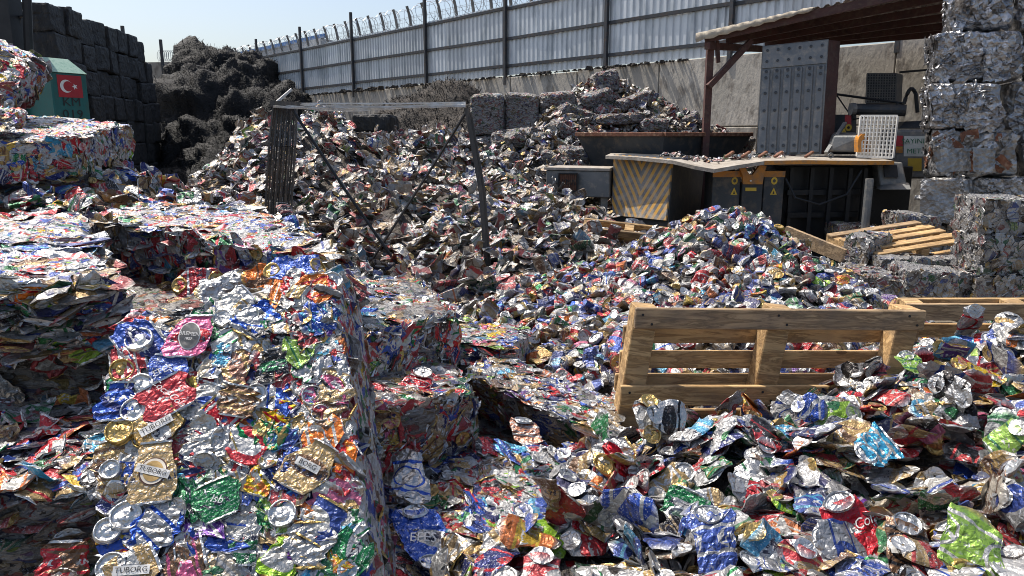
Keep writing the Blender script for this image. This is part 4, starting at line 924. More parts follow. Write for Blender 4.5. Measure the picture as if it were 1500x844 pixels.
a = quadpx([(1200, 226, 11.4), (1255, 226, 11.2), (1255, 168, 11.2), (1215, 168, 11.4)])
MB().slab(a, (.1, .5, 0)).build('valve_cabinet', 'dark_steel', press, .015)
MB().slab(quadpx([(1238, 184, 11.15), (1247, 184, 11.13), (1247, 169, 11.13), (1238, 169, 11.15)]), (0, .01, 0)).build('red_marker', 'sign_red', press)
for nm, px, py in (('warning_triangle', 1236, 192), ('warning_ring', 1243, 187)):
    q = P(px, py, 11.1)
    if 'tri' in nm: add(nm, mesh_np(nm, [q + A_([-.05, 0, -.04]), q + A_([.05, 0, -.04]), q + A_([0, 0, .05])], [(0, 1, 2)]), 'yellow_paint', press)
    else: add(nm, mesh_np(nm, [q + A_([rr * math.cos(k * .45), 0, rr * math.sin(k * .45)]) for rr in (.05, .022) for k in range(14)], [(k, (k + 1) % 14, 14 + (k + 1) % 14, 14 + k) for k in range(14)]), 'yellow_paint', press)
MB().bar(P(1210, 224, 10.4), P(1238, 180, 10.9), .05, .03).build('strut', 'grey_steel', press)
q = P(1217, 228, 9.9); MB().tube([q + A_([.03 * math.cos(t), 0, .03 * math.sin(t)]) for t in np.linspace(0, 6.2, 12)], .01, 5).build('lifting_eye', 'grey_steel', press)
MB().tube([P(1243, 160, 11.3), P(1327, 162, 11.0)], .085, 14).build('hydraulic_cylinder', 'dark_steel', press)
MB().tube([P(1246, 160, 11.1), P(1252, 160, 11.1)], .09, 14).build('cylinder_collar', 'grey_steel', press)
MB().tube([P(1324, 152, 11.1)] + [P(1324 + 20 * k / 8, 152 - 22 * math.sin(math.pi * k / 9), 11.1) for k in range(1, 8)] + [P(1344, 165, 11.1)], .028, 8).build('hose', 'black_steel', press)
MB().tube([P(1224, 138, 11.6), P(1325, 152, 11.4)], .02, 6).build('pipe', 'black_steel', press)
# oil cooler with a grille
cq2 = quadpx([(1267, 152, 12.0), (1312, 152, 12.0), (1314, 107, 12.0), (1269, 107, 12.0)])
MB().slab(cq2, (.25, .3, 0)).build('oil_cooler', 'dark_steel', press, .01)
def cp(u, v): return cq2[0] * (1 - u) * (1 - v) + cq2[1] * u * (1 - v) + cq2[2] * u * v + cq2[3] * (1 - u) * v + A_([0, -.015, 0])
mb = MB()
for k in range(12): mb.bar(cp(.03 + .085 * k, .02), cp(.03 + .085 * k, .98), .012); mb.bar(cp(.02, .03 + .085 * k), cp(.98, .03 + .085 * k), .012)
mb.build('cooler_grille', 'grey_steel', press)
MB().bar(P(1318, 106, 12.0), P(1365, 102, 11.6), .03).build('pipe', 'black_steel', press)
# pale tank with the firm's sign
tq = quadpx([(1310, 262, 10.9), (1372, 262, 10.6), (1372, 190, 10.6), (1312, 190, 10.9)])
MB().slab(tq, (.1, .7, 0)).build('oil_tank', 'grey_steel', press, .03)
MB().slab(quadpx([(1316, 188, 11.0), (1375, 188, 10.7), (1368, 176, 10.9), (1326, 178, 11.1)]), (.1, .4, 0)).build('tank_top', 'dark_steel', press, .01)
tn = np.cross(tq[1] - tq[0], tq[3] - tq[0]); tn /= np.linalg.norm(tn)
def tp(u, v, d_=.012): return tq[0] * (1 - u) * (1 - v) + tq[1] * u * (1 - v) + tq[2] * u * v + tq[3] * (1 - u) * v + tn * d_
tn = tn if tn[1] < 0 else -tn
sq = [tp(.22, .46), tp(.92, .46), tp(.92, .87), tp(.22, .87)]
MB().slab(sq, -tn * .008).build('sign_board', 'sign_white', press)
sx = sq[1] - sq[0]; so_ = (sq[0] + sq[1] + sq[2] + sq[3]) / 4
lettering('lettering', 'SAYINLAR', .098, so_ + UP * .07, sx, UP, 'sign_green_text', press, lift=.02, bold=1.0)
lettering('lettering', 'METAL', .098, so_ - UP * .07 + sx * .02, sx, UP, 'sign_green_text', press, lift=.02, bold=1.0)
MB().slab([tp(0.02, 0.67), tp(0.19, 0.67), tp(0.19, 0.88), tp(0.02, 0.88)], -tn * .008).build('red_label', 'sign_red', press)
MB().slab([tp(0.02, 0.53), tp(0.19, 0.53), tp(0.19, 0.66), tp(0.02, 0.66)], -tn * .008).build('orange_label', 'orange_paint', press)
MB().slab([tp(0.32, 0.16), tp(0.65, 0.16), tp(0.65, 0.42), tp(0.32, 0.42)], -tn * .008).build('yellow_label', 'yellow_paint', press)
# grey step box at the table end
sb = quadpx([(1290, 276, 9.9), (1330, 276, 9.8), (1322, 238, 9.9), (1284, 238, 10.0)])
MB().slab(sb, (.1, .5, 0)).build('outlet_box', 'grey_steel', press, .012)
MB().slab(quadpx([(1296, 260, 9.86), (1316, 260, 9.83), (1314, 242, 9.88), (1295, 242, 9.9)]), (0, .02, 0)).build('outlet_window', 'black_steel', press)
MB().slab(quadpx([(1288, 278, 9.8), (1336, 278, 9.65), (1332, 268, 9.8), (1292, 268, 9.95)]), (.05, .2, 0)).build('outlet_lip', 'grey_steel', press, .01)

# scraps lying along the back of the table, a hose and a cable
rdb = np.random.default_rng(44); nd_ = 90; tt_ = rdb.uniform(.18, .75, nd_); fi = tt_ * (n - 1); i0 = fi.astype(int); fr_ = (fi - i0)[:, None]; fa_ = A_(fr); ba_ = A_(bk)
pf = fa_[i0] * (1 - fr_) + fa_[i0 + 1] * fr_; pb = ba_[i0] * (1 - fr_) + ba_[i0 + 1] * fr_; dd_ = np.clip(rdb.normal(.8, .15, (nd_, 1)), .2, 1)
gdb = gen_cans(nd_, rdb, 7, 3, kf=(.15, .5), dust=(.4, 1), mute=.5); place(gdb, pf * (1 - dd_) + pb * dd_ + A_([0, 0, .02]), frames(np.tile(A_([[0, 0, 1.0]]), (nd_, 1)), rdb, .5), rdb.uniform(.4, 1.1, nd_))
o = add('table_scraps', merged('table_scraps', [(gdb, np.arange(nd_))]), None); tag(o, 'small dusty scraps lying along the back of the press table', 'scraps', None, 'stuff')
MB().tube([P(1151, 262, 9.7), P(1165, 290, 9.6), P(1200, 300, 9.65), P(1240, 285, 9.75), P(1262, 250, 9.8)], .016, 6).build('hose', 'black_steel', press)
MB().tube([P(1226, 140, 11.5), P(1250, 175, 11.2), P(1290, 168, 11.3), P(1318, 150, 11.4)], .012, 5).build('cable', 'black_steel', press)
# ================================================================== lean-to shelter over the press
sh = root('shelter_roof', grd(P(1040, 190, 11.6)), 'rusty lean-to roof of sheets on brown beams above the press', 'roof')
NL, NR, FR, FL = P(1026, 52, 11.4), P(1420, -38, 10.4), P(1420, 42, 12.95), P(1165, 62, 15.0)
def rp(u, v, d=0): return (NL * (1 - u) + NR * u) * (1 - v) + (FL * (1 - u) + FR * u) * v + A_([0, 0, d])
ns = 9
for k in range(ns):
    u0, u1 = k / ns, (k + 1) / ns + .004; cols = np.linspace(u0, u1, 13)
    V = []
    for v in (0.0, .33, .66, 1.0):
        for i, u in enumerate(cols): V.append(rp(u, v, .03 * ((i % 4) in (1, 2)) + .008 * (k % 2)))
    i = np.arange(3)[:, None] * 13 + np.arange(12)[None]; Q = np.stack([i, i + 1, i + 14, i + 13], -1).reshape(-1, 4)
    add('roof_sheet', mesh_np('roof_sheet', V, Q), 'roof_sheet', sh)
for v in (.015, .2, .4, .6, .8, .985): MB().bar(rp(0.01, v, -.06), rp(1, v, -.06), .06, .11).build('purlin', 'rust_dark', sh)
for u in (.03, .985): MB().bar(rp(u, 0, -.17), rp(u, 1, -.17), .08, .10).build('rafter', 'rust_dark', sh)
# torn tarpaulin lapped over the near edge
nu_ = 26; V = []
for j, (v, d) in enumerate(((.10, .06), (.03, .055), (-.012, .03), (-.016, -.05), (-.012, -.085))):
    for i in range(nu_):
        u = -.012 + .46 * i / (nu_ - 1); fade = 1 - .75 * (i / (nu_ - 1)); V.append(rp(u, v, d * (fade if d < 0 else 1) + .012 * math.sin(i * 1.9 + j)) + A_([0, .02 * math.sin(i * 2.7 + j), 0]))
i = np.arange(4)[:, None] * nu_ + np.arange(nu_ - 1)[None]; Q = np.stack([i, i + 1, i + nu_ + 1, i + nu_], -1).reshape(-1, 4)
add('tarpaulin_edge', mesh_np('tarpaulin_edge', V, Q, None, True), 'beige_cloth', sh)
a = P(1041, 58, 11.55); MB().bar(grd(a), a, .10).build('post', 'rust_dark', sh)
MB().bar(P(1050, 60, 11.6), P(1052, 92, 11.6), .08, .05).build('hanger', 'rust_dark', sh)
MB().bar(P(1038, 127, 11.45), P(1100, 60, 11.55), .10, .08).build('brace', 'rust_dark', sh)
a = rp(.97, .97, -.2); MB().bar(grd(a), a, .1).build('post', 'rust_dark', sh); a = rp(.05, .97, -.2); MB().bar(grd(a), a, .1).build('post', 'rust_dark', sh)

# ================================================================== silver scrap bales, stacked high on the right
def strip_pieces(b, faces, n, r, parent, mat, lo=.08, hi=.3):
    mats = mat if isinstance(mat, tuple) else (mat,)
    for f in faces:
        nr = b.normal(f)
        for k in range(n):
            p = b.face(f, r.uniform(.04, .96), r.uniform(.04, .96)); d = r.normal(0, 1, 3); d -= nr * (d @ nr) * .93; d /= np.linalg.norm(d)
            s = np.cross(d, nr); s /= np.linalg.norm(s); L = r.uniform(lo, hi); w = r.uniform(.015, .075); nn = nr
            rows_ = []
            bend = r.normal(0, .011, 5); tw = r.normal(0, .35)
            for q in range(5):
                t = q / 4 - .5; ss = s * math.cos(tw * t) + nn * math.sin(tw * t); c = p + d * L * t + nn * (.006 + bend[q])
                rows_ += [c - ss * w * (.6 + .4 * r.random()), c + nn * .012 * r.normal(), c + ss * w * (.6 + .4 * r.random())]
            Q = []
            for q in range(4):
                for i in range(2): Q.append((q * 3 + i, q * 3 + i + 1, q * 3 + i + 4, q * 3 + i + 3))
            add('metal_strip', mesh_np('metal_strip', rows_, Q), mats[int(r.integers(len(mats)))], parent)
r = np.random.default_rng(77)
def box_quad(px0, py0, px1, py1, Y, skew=0.0):
    """front face: px0..px1 wide, py0 (top) .. py1 (bottom) at distance Y"""
    return [P(px0, py1, Y), P(px1, py1, Y + skew), P(px1, py0, Y + skew), P(px0, py0, Y)]
SG = 'silver scrap bales stacked beside the press'
def scrap_bale(px0, py0, px1, py1, Y, label, mat='silver_scrap', depth=.75, seed=0, skew=-.3, n=46, amp=.05, strips=('silver_scrap',)):
    q = box_quad(px0, py0, px1, py1, Y, skew); wv = (q[1] - q[0]); back = A_([-wv[1], wv[0], 0]); back = back / np.linalg.norm(back) * depth
    q = [p - A_([0, 0, 0]) for p in q]; b = Bale(q, back); base = b.mid(); base[2] = q[0][2]
    rt = root('scrap_bale', base, label, 'bale', SG); p, qd = b.core(.03, amp * .5, 9.0, 300 + seed, 16.0, 1.0); add('pressed_block', mesh_np('pressed_block', p, qd), mat, rt)
    strip_pieces(b, ('main',), n, r, rt, strips); strip_pieces(b, ('c3c0',), n // 2, r, rt, strips, .06, .16); return rt
scrap_bale(1388, -52, 1484, 44, 9.5, 'bright silver bale of aluminium strips on top of the stack', seed=1, n=60)
scrap_bale(1491, -40, 1600, 46, 9.6, 'bright silver bale touching the frame edge on top of the stack', seed=2, n=30)
scrap_bale(1372, 46, 1500, 119, 9.4, 'silver bale bristling with loose strips, second from top', seed=3, n=75, amp=.055)
scrap_bale(1506, 48, 1640, 120, 9.5, 'silver bale behind the bristling one', seed=4, n=20)
scrap_bale(1360, 122, 1467, 190, 9.3, 'silver bale with a crumpled left end above the dull grey bale', seed=5, n=60)
scrap_bale(1474, 122, 1600, 190, 9.5, 'shadowed silver bale at the back of the stack', seed=6, n=20, mat='grey_scrap')
scrap_bale(1368, 193, 1490, 260, 9.25, 'dull grey bale with flat square panels in its face', 'grey_scrap', seed=7, n=34, strips=('grey_scrap', 'silver_scrap', 'rust'))
scrap_bale(1496, 193, 1620, 260, 9.3, 'dull grey bale at the far right of its row', 'grey_scrap', seed=8, n=20, strips=('grey_scrap',))
scrap_bale(1352, 263, 1415, 330, 9.1, 'dark bale with one big creased sheet across its face', 'grey_scrap', seed=9, n=14, amp=.05, strips=('grey_scrap',))
scrap_bale(1422, 263, 1500, 330, 9.15, 'grey bale of crumpled foil beside the creased sheet bale', 'grey_scrap', seed=10, n=34, strips=('grey_scrap', 'silver_scrap'))
scrap_bale(1355, 333, 1500, 396, 9.2, 'low grey bale carrying the whole silver stack', 'grey_scrap', seed=11, n=14, strips=('grey_scrap',))
# flat panels and the creased sheet
def panel(qpx, name, mat, parent=None, crease=.02, seed=0):
    q = [P(*a) for a in qpx]; rr = np.random.default_rng(seed); n = 9; V = []
    nn = np.cross(q[1] - q[0], q[3] - q[0]); nn /= np.linalg.norm(nn)
    for j in range(n):
        for i in range(n):
            u, v = i / (n - 1), j / (n - 1); p = q[0] * (1 - u) * (1 - v) + q[1] * u * (1 - v) + q[2] * u * v + q[3] * (1 - u) * v; V.append(p)
    V = np.array(V); V = V + nn * (fbm(V * 5, seed, 3, True) * crease)[:, None] + rr.normal(0, .004, V.shape)
    i = np.arange(n - 1)[:, None] * n + np.arange(n - 1)[None]; Q = np.stack([i, i + 1, i + n + 1, i + n], -1).reshape(-1, 4)
    return add(name, mesh_np(name, V, Q, None, True), mat, parent)
def near_(l, dy=0): return [(x, y, yy - .17 + dy) for x, y, yy in l]
kids = [o for o in COL.objects if o.get('label', '').startswith('dull grey bale with flat')][0]
panel(near_([(1372, 252, 9.14), (1423, 250, 9.14), (1420, 216, 9.15), (1366, 220, 9.15)], .03), 'flat_panel', 'grey_scrap', kids, .012, 3)
panel(near_([(1426, 252, 9.14), (1457, 253, 9.14), (1457, 218, 9.15), (1424, 216, 9.15)], -.06), 'flat_panel', 'grey_scrap', kids, .012, 4)
kids = [o for o in COL.objects if o.get('label', '').startswith('dark bale with one big')][0]
panel([(1348, 325, 8.95), (1402, 327, 8.78), (1406, 264, 8.8), (1348, 262, 8.97)], 'creased_sheet', 'grey_scrap', kids, .06, 9)

# ================================================================== small bales of grey can scrap around the flat pallet
SBW = PW * A_([4, 2.5, .2, .35, .2, .2, .4, .2, .5, .2, .1, .1, .1, .2, 1.2, 6]); SBW = SBW / SBW.sum()
SGB = 'small grey bales between the press and the heap'
def small_bale(qpx, e, label, seed, mat='bale_grey', amp=.025, group=SGB, merge_n=0, step=.03, **kw):
    return bale('can_bale', [P(*a) for a in qpx], e, label, 'bale', group, mat, step, amp, 15.0, seed, 1.4, rnd=8, spec=[('main', 34, 'flat'), ('c2c3', 26, 'flat'), ('c3c0', 26, 'flat'), ('c1c2', 10, 'flat')], merge=True, nu=8, nb=4, weights=SBW, dust=(.35, .9), mute=.5, extra=.35, kf=(.03, .08), **kw)
small_bale([(1236, 402, 7.6), (1268, 408, 7.3), (1272, 352, 7.3), (1240, 345, 7.6)], (.42, .36, 0), 'upright grey can bale standing left of the flat pallet', 401)
small_bale([(1316, 350, 8.6), (1378, 350, 8.6), (1378, 320, 8.6), (1316, 314, 8.6)], (.05, .5, 0), 'grey can bale behind the flat pallet', 402)
small_bale([(1290, 425, 7.1), (1430, 420, 7.2), (1430, 382, 7.2), (1290, 380, 7.1)], (.02, .5, 0), 'long grey can bale under the flat pallet', 403)
small_bale([(1328, 432, 6.3), (1400, 432, 6.3), (1402, 404, 6.3), (1330, 398, 6.3)], (.10, .5, 0.0), 'tilted grey can bale in front of the flat pallet', 404)
small_bale([(1400, 436, 6.6), (1440, 436, 6.6), (1440, 405, 6.6), (1400, 405, 6.6)], (.0, .5, 0.0), 'pale grey can bale lying low beside the tilted one', 405)
small_bale([(1240, 432, 6.5), (1322, 436, 6.3), (1318, 414, 6.3), (1250, 402, 6.5)], (.10, .5, 0.03), 'flat brownish can bale beside the can pile', 406, 'bale_dusty')
small_bale([(1440, 345, 6.6), (1540, 345, 6.6), (1540, 296, 6.6), (1443, 292, 6.6)], (.05, .55, 0), 'grey can bale on top of the right hand stack of three', 407)
small_bale([(1438, 404, 6.55), (1540, 404, 6.55), (1540, 347, 6.55), (1440, 347, 6.55)], (.05, .55, 0), 'grey can bale in the middle of the right hand stack of three', 408)
small_bale([(1428, 450, 6.5), (1540, 450, 6.5), (1540, 406, 6.5), (1430, 406, 6.5)], (.05, .55, 0), 'reddish can bale at the bottom of the right hand stack of three', 409, 'bale_dusty')
small_bale([(1430, 470, 6.5), (1540, 470, 6.5), (1540, 452, 6.5), (1430, 452, 6.5)], (.05, .55, 0), 'half hidden can bale under the right hand stack', 410, 'bale_dusty')
small_bale([(1228, 362, 9.4), (1290, 364, 9.4), (1290, 334, 9.4), (1228, 332, 9.4)], (.05, .5, 0), 'dark can bale in the shade under the press', 411, 'bale_dusty')
# loose white foil on the back bale
# plank beside the can pile
o = MB().bar(P(1150, 340, 6.9), P(1236, 375, 6.5), .05, .12).build('plank', 'wood_grey'); tag(o, 'grey weathered plank leaning behind the can pile', 'plank')

# ================================================================== bales further back
MBL = ('dusty reddish can bale at the foot of the stack before the concrete wall', 'dusty reddish can bale in the middle tier before the concrete wall', 'dusty reddish can bale in the top tier before the concrete wall')
for row, (z0, z1) in enumerate(((.0, .86), (.88, 1.68), (1.70, 2.46))):
    for k in range(3 if row < 2 else 3):
        x0 = P(684, 200, 14.2)[0] + k * .66 + row * .02; q = [A_([x0, 14.2, z0]), A_([x0 + .64, 14.1, z0]), A_([x0 + .64, 14.1, z1 + .02 * k]), A_([x0, 14.2, z1 + .02 * k])]
        bale('can_bale', q, (.05, .7, 0), MBL[row], 'bale', 'dusty bales before the concrete wall', 'bale_dusty', .05, .03, 7.0, 450 + row * 5 + k, 1.2)
for k, (a, b_) in enumerate(((168, 196), (197, 240))):
    q = [P(513, b_, 15), P(570, b_ + 1, 15), P(570, a + 1, 15), P(513, a, 15)]
    b2 = bale('swarf_bale', q, (.1, .7, 0), ('black bale lying on top of another by the brown heap', 'black bale underneath its twin by the brown heap')[k], 'bale', None, 'swarf_bale', .05, .03, 6.0, 470 + k, 1.0)
q = [P(516, 400, 15), P(570, 400, 15), P(570, 241, 15), P(516, 241, 15)]
for p in q[:2]: p[2] = 0
bale('swarf_bale', q, (.1, .7, 0), 'black bale almost hidden behind the dusty can heap', 'bale', None, 'swarf_bale', .06, .03, 6.0, 473, 1.0)

# ================================================================== slatted rack standing in the dusty heap
YR = 6.6
rk = root('metal_rack', P(550, 392, YR), 'battered open metal rack of bundled strips standing in the dusty can heap', 'rack')
rr = np.random.default_rng(8)
for k in range(11):
    x0 = 401 + k * 3.4; x1 = 387 + k * 4.0 + rr.uniform(-.6, .6)
    yb = 335 + 3 * k + rr.uniform(-8, 8); pts_ = [P(x0, 150, YR + .02 * k), P(x0 - 5 + .4 * (k - 4), 215, YR - .02 + .03 * (k % 2)), P((x0 + x1) / 2 - 4, 290, YR + .03 * (k % 2)), P(x1, yb + 18, YR)]
    mb = MB()
    for a, b in zip(pts_[:-1], pts_[1:]): mb.bar(a, b, .014, (.019, .024, .021)[k % 3], (0, 1, 0))
    mb.build('side_strip', 'rack_steel', rk)
MB().bar(P(397, 152, YR - .03), P(440, 154, YR - .03), .05, .05).build('top_bar', 'rack_steel', rk)
for i, (a, b) in enumerate((((683, 158), (713, 398)), ((688, 165), (717, 396)))):
    q0, q1 = P(*a, YR - .2 + .03 * i), P(*b, YR - .3 + .03 * i); m_ = (q0 + q1) / 2 + A_([.035, 0, 0])
    MB().bar(q0, m_, .035, .02, (0, 1, 0)).bar(m_, q1, .035, .02, (0, 1, 0)).build('leg_strip', 'rack_steel', rk)
MB().tube([P(428, 160, YR - .04), P(500, 270, YR - .12), P(590, 400, YR - .2)], .013, 6).build('cross_bar', 'black_steel', rk)
MB().tube([P(682, 166, YR - .2), P(630, 250, YR - .12), P(538, 392, YR - .06)], .012, 6).build('cross_bar', 'black_steel', rk)
for k in range(6):   # stretched bands across the top
    V = []; n = 24
    sag = (2, 5, 9, 14, 17, 3)[k]; y0 = 150 + k * 1.1; w = rr.uniform(.005, .011)
    for i in range(n + 1):
        t = i / n; p = P(400 + t * 282, y0 + 1.5 * (1 - t) + sag * 4 * t * (1 - t) * (.45 + .25 * math.sin(k)) * (1 - .35 * math.sin(t * 6 + k)), YR - .02 * k - .15 * t)
        V += [p - UP * w * (1 + .4 * math.sin(i * 1.7 + k)) + A_([0, .01 * math.sin(i * 2.1), 0]), p + UP * w * .8]
    Q = [(2 * i, 2 * i + 2, 2 * i + 3, 2 * i + 1) for i in range(n)]
    add('top_band', mesh_np('top_band', V, Q, None, True), 'film', rk)
MB().bar(P(405, 150, YR), P(427, 131, YR + .1), .02).build('loose_band', 'film', rk)

# ================================================================== near bales of pressed cans
NB = {}
def nb(key, quad, e, label, seed, spec, **kw):
    kw.setdefault('step', .022); kw.setdefault('amp', .012)
    NB[key] = bale('can_bale', quad, e, label, 'bale', 'bales of pressed drink cans', kw.pop('mat', 'bale_core'), seed=seed, spec=spec, **kw); return NB[key]
def pq(*l): return [P(*a) if len(a) == 3 and a[0] > 20 or a[0] < -20 else A_(a) for a in l]
DARKW = PW.copy()
# A: the slab leaning right in front of the viewer
TLp, TRp = P(165, 485, 1.88), P(490, 394, 2.06); BLp, BRp = P(143, 900, 1.40), P(550, 900, 1.47)
WA = PW.copy(); WA[PIDX['gold']] *= .45; WA[PIDX['brown']] *= .3; WA[PIDX['silver']] *= 1.3; WA[PIDX['green']] *= 1.3; WA /= WA.sum()
k_ = 2.0; BLx, BRx = TLp + k_ * (BLp - TLp), TRp + k_ * (BRp - TRp)
eA = P(522, 402, 2.40) - TRp
nb('A', [BLx, BRx, TRp, TLp], eA, 'upright slab of pressed cans with a flat sunlit face leaning back', 601,
   [('main', 285, 'flat'), ('c1c2', 130, 'edge'), ('c2c3', 24, 'edge'), ('c3c0', 24, 'edge')], step=.012, amp=.004, freq=36, kf=(.02, .04), sz=.8, weights=WA, dust=(0, .15), nu=14, nb=8, rnd=22)
# C1 / C2: flat slabs whose layered edges face the viewer, on the left
nb('C1', [P(-170, 440, 2.0), P(165, 418, 2.22), P(112, 314, 3.3), P(-190, 305, 3.2)], (0, .04, -.20), 'flat slab of pressed cans with a ragged layered edge, left of the leaning slab', 602,
   [('main', 85, 'flat'), ('c0c1', 40, 'flat'), ('c0c1', 70, 'edge'), ('c1c2', 60, 'edge')], extra=.14, amp=.018, sz=1.25)
nb('C2', [P(128, 318, 3.35), P(505, 386, 2.62), P(366, 304, 3.7), P(205, 299, 4.05)], (.03, .05, -.32), 'flat slab of pressed cans with a bright smooth top behind the leaning slab', 603,
   [('main', 80, 'flat'), ('c0c1', 60, 'flat'), ('c0c1', 70, 'edge'), ('c1c2', 40, 'edge')], extra=.08, amp=.014, sz=1.25)
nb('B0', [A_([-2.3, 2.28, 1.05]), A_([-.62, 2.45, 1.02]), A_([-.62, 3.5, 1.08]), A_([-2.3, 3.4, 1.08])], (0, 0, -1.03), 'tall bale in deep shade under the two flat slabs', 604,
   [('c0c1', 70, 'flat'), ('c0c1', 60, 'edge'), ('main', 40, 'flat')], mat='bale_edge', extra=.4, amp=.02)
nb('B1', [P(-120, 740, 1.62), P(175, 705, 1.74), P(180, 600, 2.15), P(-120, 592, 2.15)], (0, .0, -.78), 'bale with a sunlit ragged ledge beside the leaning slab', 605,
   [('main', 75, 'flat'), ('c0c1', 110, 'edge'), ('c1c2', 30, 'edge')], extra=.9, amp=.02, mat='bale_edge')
nb('D', [P(-80, 222, 4.0), P(112, 203, 4.4), P(191, 184, 5.4), P(-40, 160, 5.6)], (0, .02, -.20), 'flat can bale below the green cabin', 606,
   [('main', 110, 'flat'), ('c0c1', 60, 'flat'), ('c1c2', 50, 'flat')], extra=.15, step=.03, amp=.018)
nb('D0', [P(-120, 255, 4.1), P(95, 245, 4.35), A_([-2.7, 5.3, 1.53]), A_([-3.6, 5.3, 1.53])], (0, 0, -1.46), 'dark bale propping up the flat bale below the cabin', 607,
   [('c0c1', 90, 'edge'), ('c1c2', 60, 'edge')], mat='bale_edge', step=.04, amp=.03, extra=.8)
nb('E', [P(-70, 168, 4.75), P(8, 158, 4.8), P(34, 100, 5.0), P(-70, 52, 5.0)], (-.1, .5, .06), 'lumpy can bale perched on the flat bale at the left frame edge', 608,
   [('main', 70, 'flat'), ('c1c2', 40, 'edge'), ('c2c3', 40, 'edge')], step=.03, amp=.03, freq=12, extra=.5, rnd=5)
nb('E2', [P(-90, 200, 4.2), P(12, 195, 4.25), P(18, 165, 4.4), P(-90, 160, 4.4)], (-.1, .3, .0), 'dark rounded lump of crushed cans against the flat bale edge', 618,
   [('main', 14, 'flat')], step=.03, amp=.03, freq=12, extra=.9, rnd=5)
# G: the staircase of bales right of the leaning slab
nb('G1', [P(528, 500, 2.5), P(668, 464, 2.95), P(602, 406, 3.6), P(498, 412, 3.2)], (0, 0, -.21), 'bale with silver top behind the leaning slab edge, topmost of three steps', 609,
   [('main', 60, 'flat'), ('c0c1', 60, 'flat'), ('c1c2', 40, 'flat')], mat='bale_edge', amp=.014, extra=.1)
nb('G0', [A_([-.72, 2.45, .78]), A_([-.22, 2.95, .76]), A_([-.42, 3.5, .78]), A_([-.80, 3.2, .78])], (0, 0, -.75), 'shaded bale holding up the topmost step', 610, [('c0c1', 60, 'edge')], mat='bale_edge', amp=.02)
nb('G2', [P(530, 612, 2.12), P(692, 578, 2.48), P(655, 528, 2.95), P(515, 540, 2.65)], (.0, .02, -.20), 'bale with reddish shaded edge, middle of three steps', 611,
   [('main', 60, 'flat'), ('c0c1', 60, 'flat'), ('c1c2', 40, 'flat')], mat='bale_edge', amp=.016, extra=.2, weights=(lambda w: w / w.sum())(PW * A_([.8, .8, .5, 2.6, 1, .8, 2.2, 1, 1, .5, .5, .5, .5, 1, 1, 2])))
nb('S', [P(500, 880, 1.70), P(775, 880, 1.80), P(875, 655, 2.6), P(560, 640, 2.5)], (0, 0, -.46), 'low bale with flattened cans on its top, lowest of three steps', 612,
   [('main', 150, 'flat'), ('c1c2', 60, 'edge')], amp=.012, extra=.3)
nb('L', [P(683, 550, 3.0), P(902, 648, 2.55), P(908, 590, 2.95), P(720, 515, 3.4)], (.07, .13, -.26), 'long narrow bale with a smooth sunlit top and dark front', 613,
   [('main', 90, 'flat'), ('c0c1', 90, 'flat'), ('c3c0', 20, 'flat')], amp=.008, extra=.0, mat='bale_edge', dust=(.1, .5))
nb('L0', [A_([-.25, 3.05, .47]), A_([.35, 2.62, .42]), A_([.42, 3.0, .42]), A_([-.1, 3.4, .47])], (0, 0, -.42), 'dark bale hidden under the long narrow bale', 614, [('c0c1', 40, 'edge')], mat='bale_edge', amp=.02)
nb('L2', [P(652, 502, 3.3), P(742, 514, 3.3), P(778, 480, 3.85), P(664, 474, 3.85)], (0, .03, -.55), 'pale flat bale top between the steps and the can pile', 615, [('main', 36, 'flat'), ('c0c1', 40, 'edge')], amp=.01)

# ---- cans that can be told apart on the leaning slab: place by pixel on its face
bA = NB['A'][1]; rtA = NB['A'][0]; nA = bA.normal('main'); cA = bA.q[3]
def on_face(px, py, b=bA, f='main'):
    n = b.normal(f); c = b.face(f, .5, .5); o = A_([0, 0, EYE]); d = P(px, py, 1.0) - o; return o + d * (((c - o) @ n) / (d @ n))
upA = (bA.q[3] - bA.q[0]); upA /= np.linalg.norm(upA); rtv = np.cross(upA, nA); rtv /= np.linalg.norm(rtv)
def bvh_of(objs):
    V, F = [], []; off = 0
    bpy.context.view_layer.update()
    for o in objs:
        m = o.matrix_world; vs_ = [m @ v.co for v in o.data.vertices]; V += vs_; F += [tuple(i + off for i in p.vertices) for p in o.data.polygons]; off += len(vs_)
    return BVHTree.FromPolygons(V, F)
def conform(me, bvh, n, lift=.0022):
    nv = Vector(tuple(n))
    for v in me.vertices:
        h = bvh.ray_cast(v.co + nv * .06, -nv, .12)
        if h[0] is not None: v.co = h[0] + nv * lift
def press_can(px, py, ang, L, c, c2=None, wide=1.0, b=bA, rt=rtA, f='main', up=None, seed=0, lift=.012, name='crushed_can', crum=.5, kf=.04, label=None, seedart=None, ragged=.16):
    if seedart is not None: ragged, crum, lift = .05, .22, lift + .007
    lift = lift - .006; n = b.normal(f); u_ = upA if up is None else up; rv = np.cross(u_, n); rv /= np.linalg.norm(rv); uu = np.cross(n, rv)
    r_ = np.random.default_rng(seed + int(px * 7 + py)); g = gen_cans(1, r_, 22, 12, L=(L, L), kf=(kf, kf), fold=0.0 if wide > 1.05 else .15, crum=crum, bend=.15, colors=A_([PIDX[c]]), dust=(0, .08), ragged=ragged)
    if c2:
        bodyv = g['C1'][0][:, 3] < 1.0; g['C2'][0][bodyv, :3] = PC[PIDX[c2]]
    if seedart is not None: g['AR'][0][:, 2] = seedart
    a = math.radians(ang); ex = uu * math.cos(a) + rv * math.sin(a); ey = np.cross(n, ex); F = np.stack([ex, ey, n], 1)[None]
    g['V'][..., 1] *= wide; place(g, on_face(px, py, b, f)[None] + n * lift, F)
    o = can_piece(g, 0, name, rt)
    if label: o['label'] = label
    return o, ex, ey, n
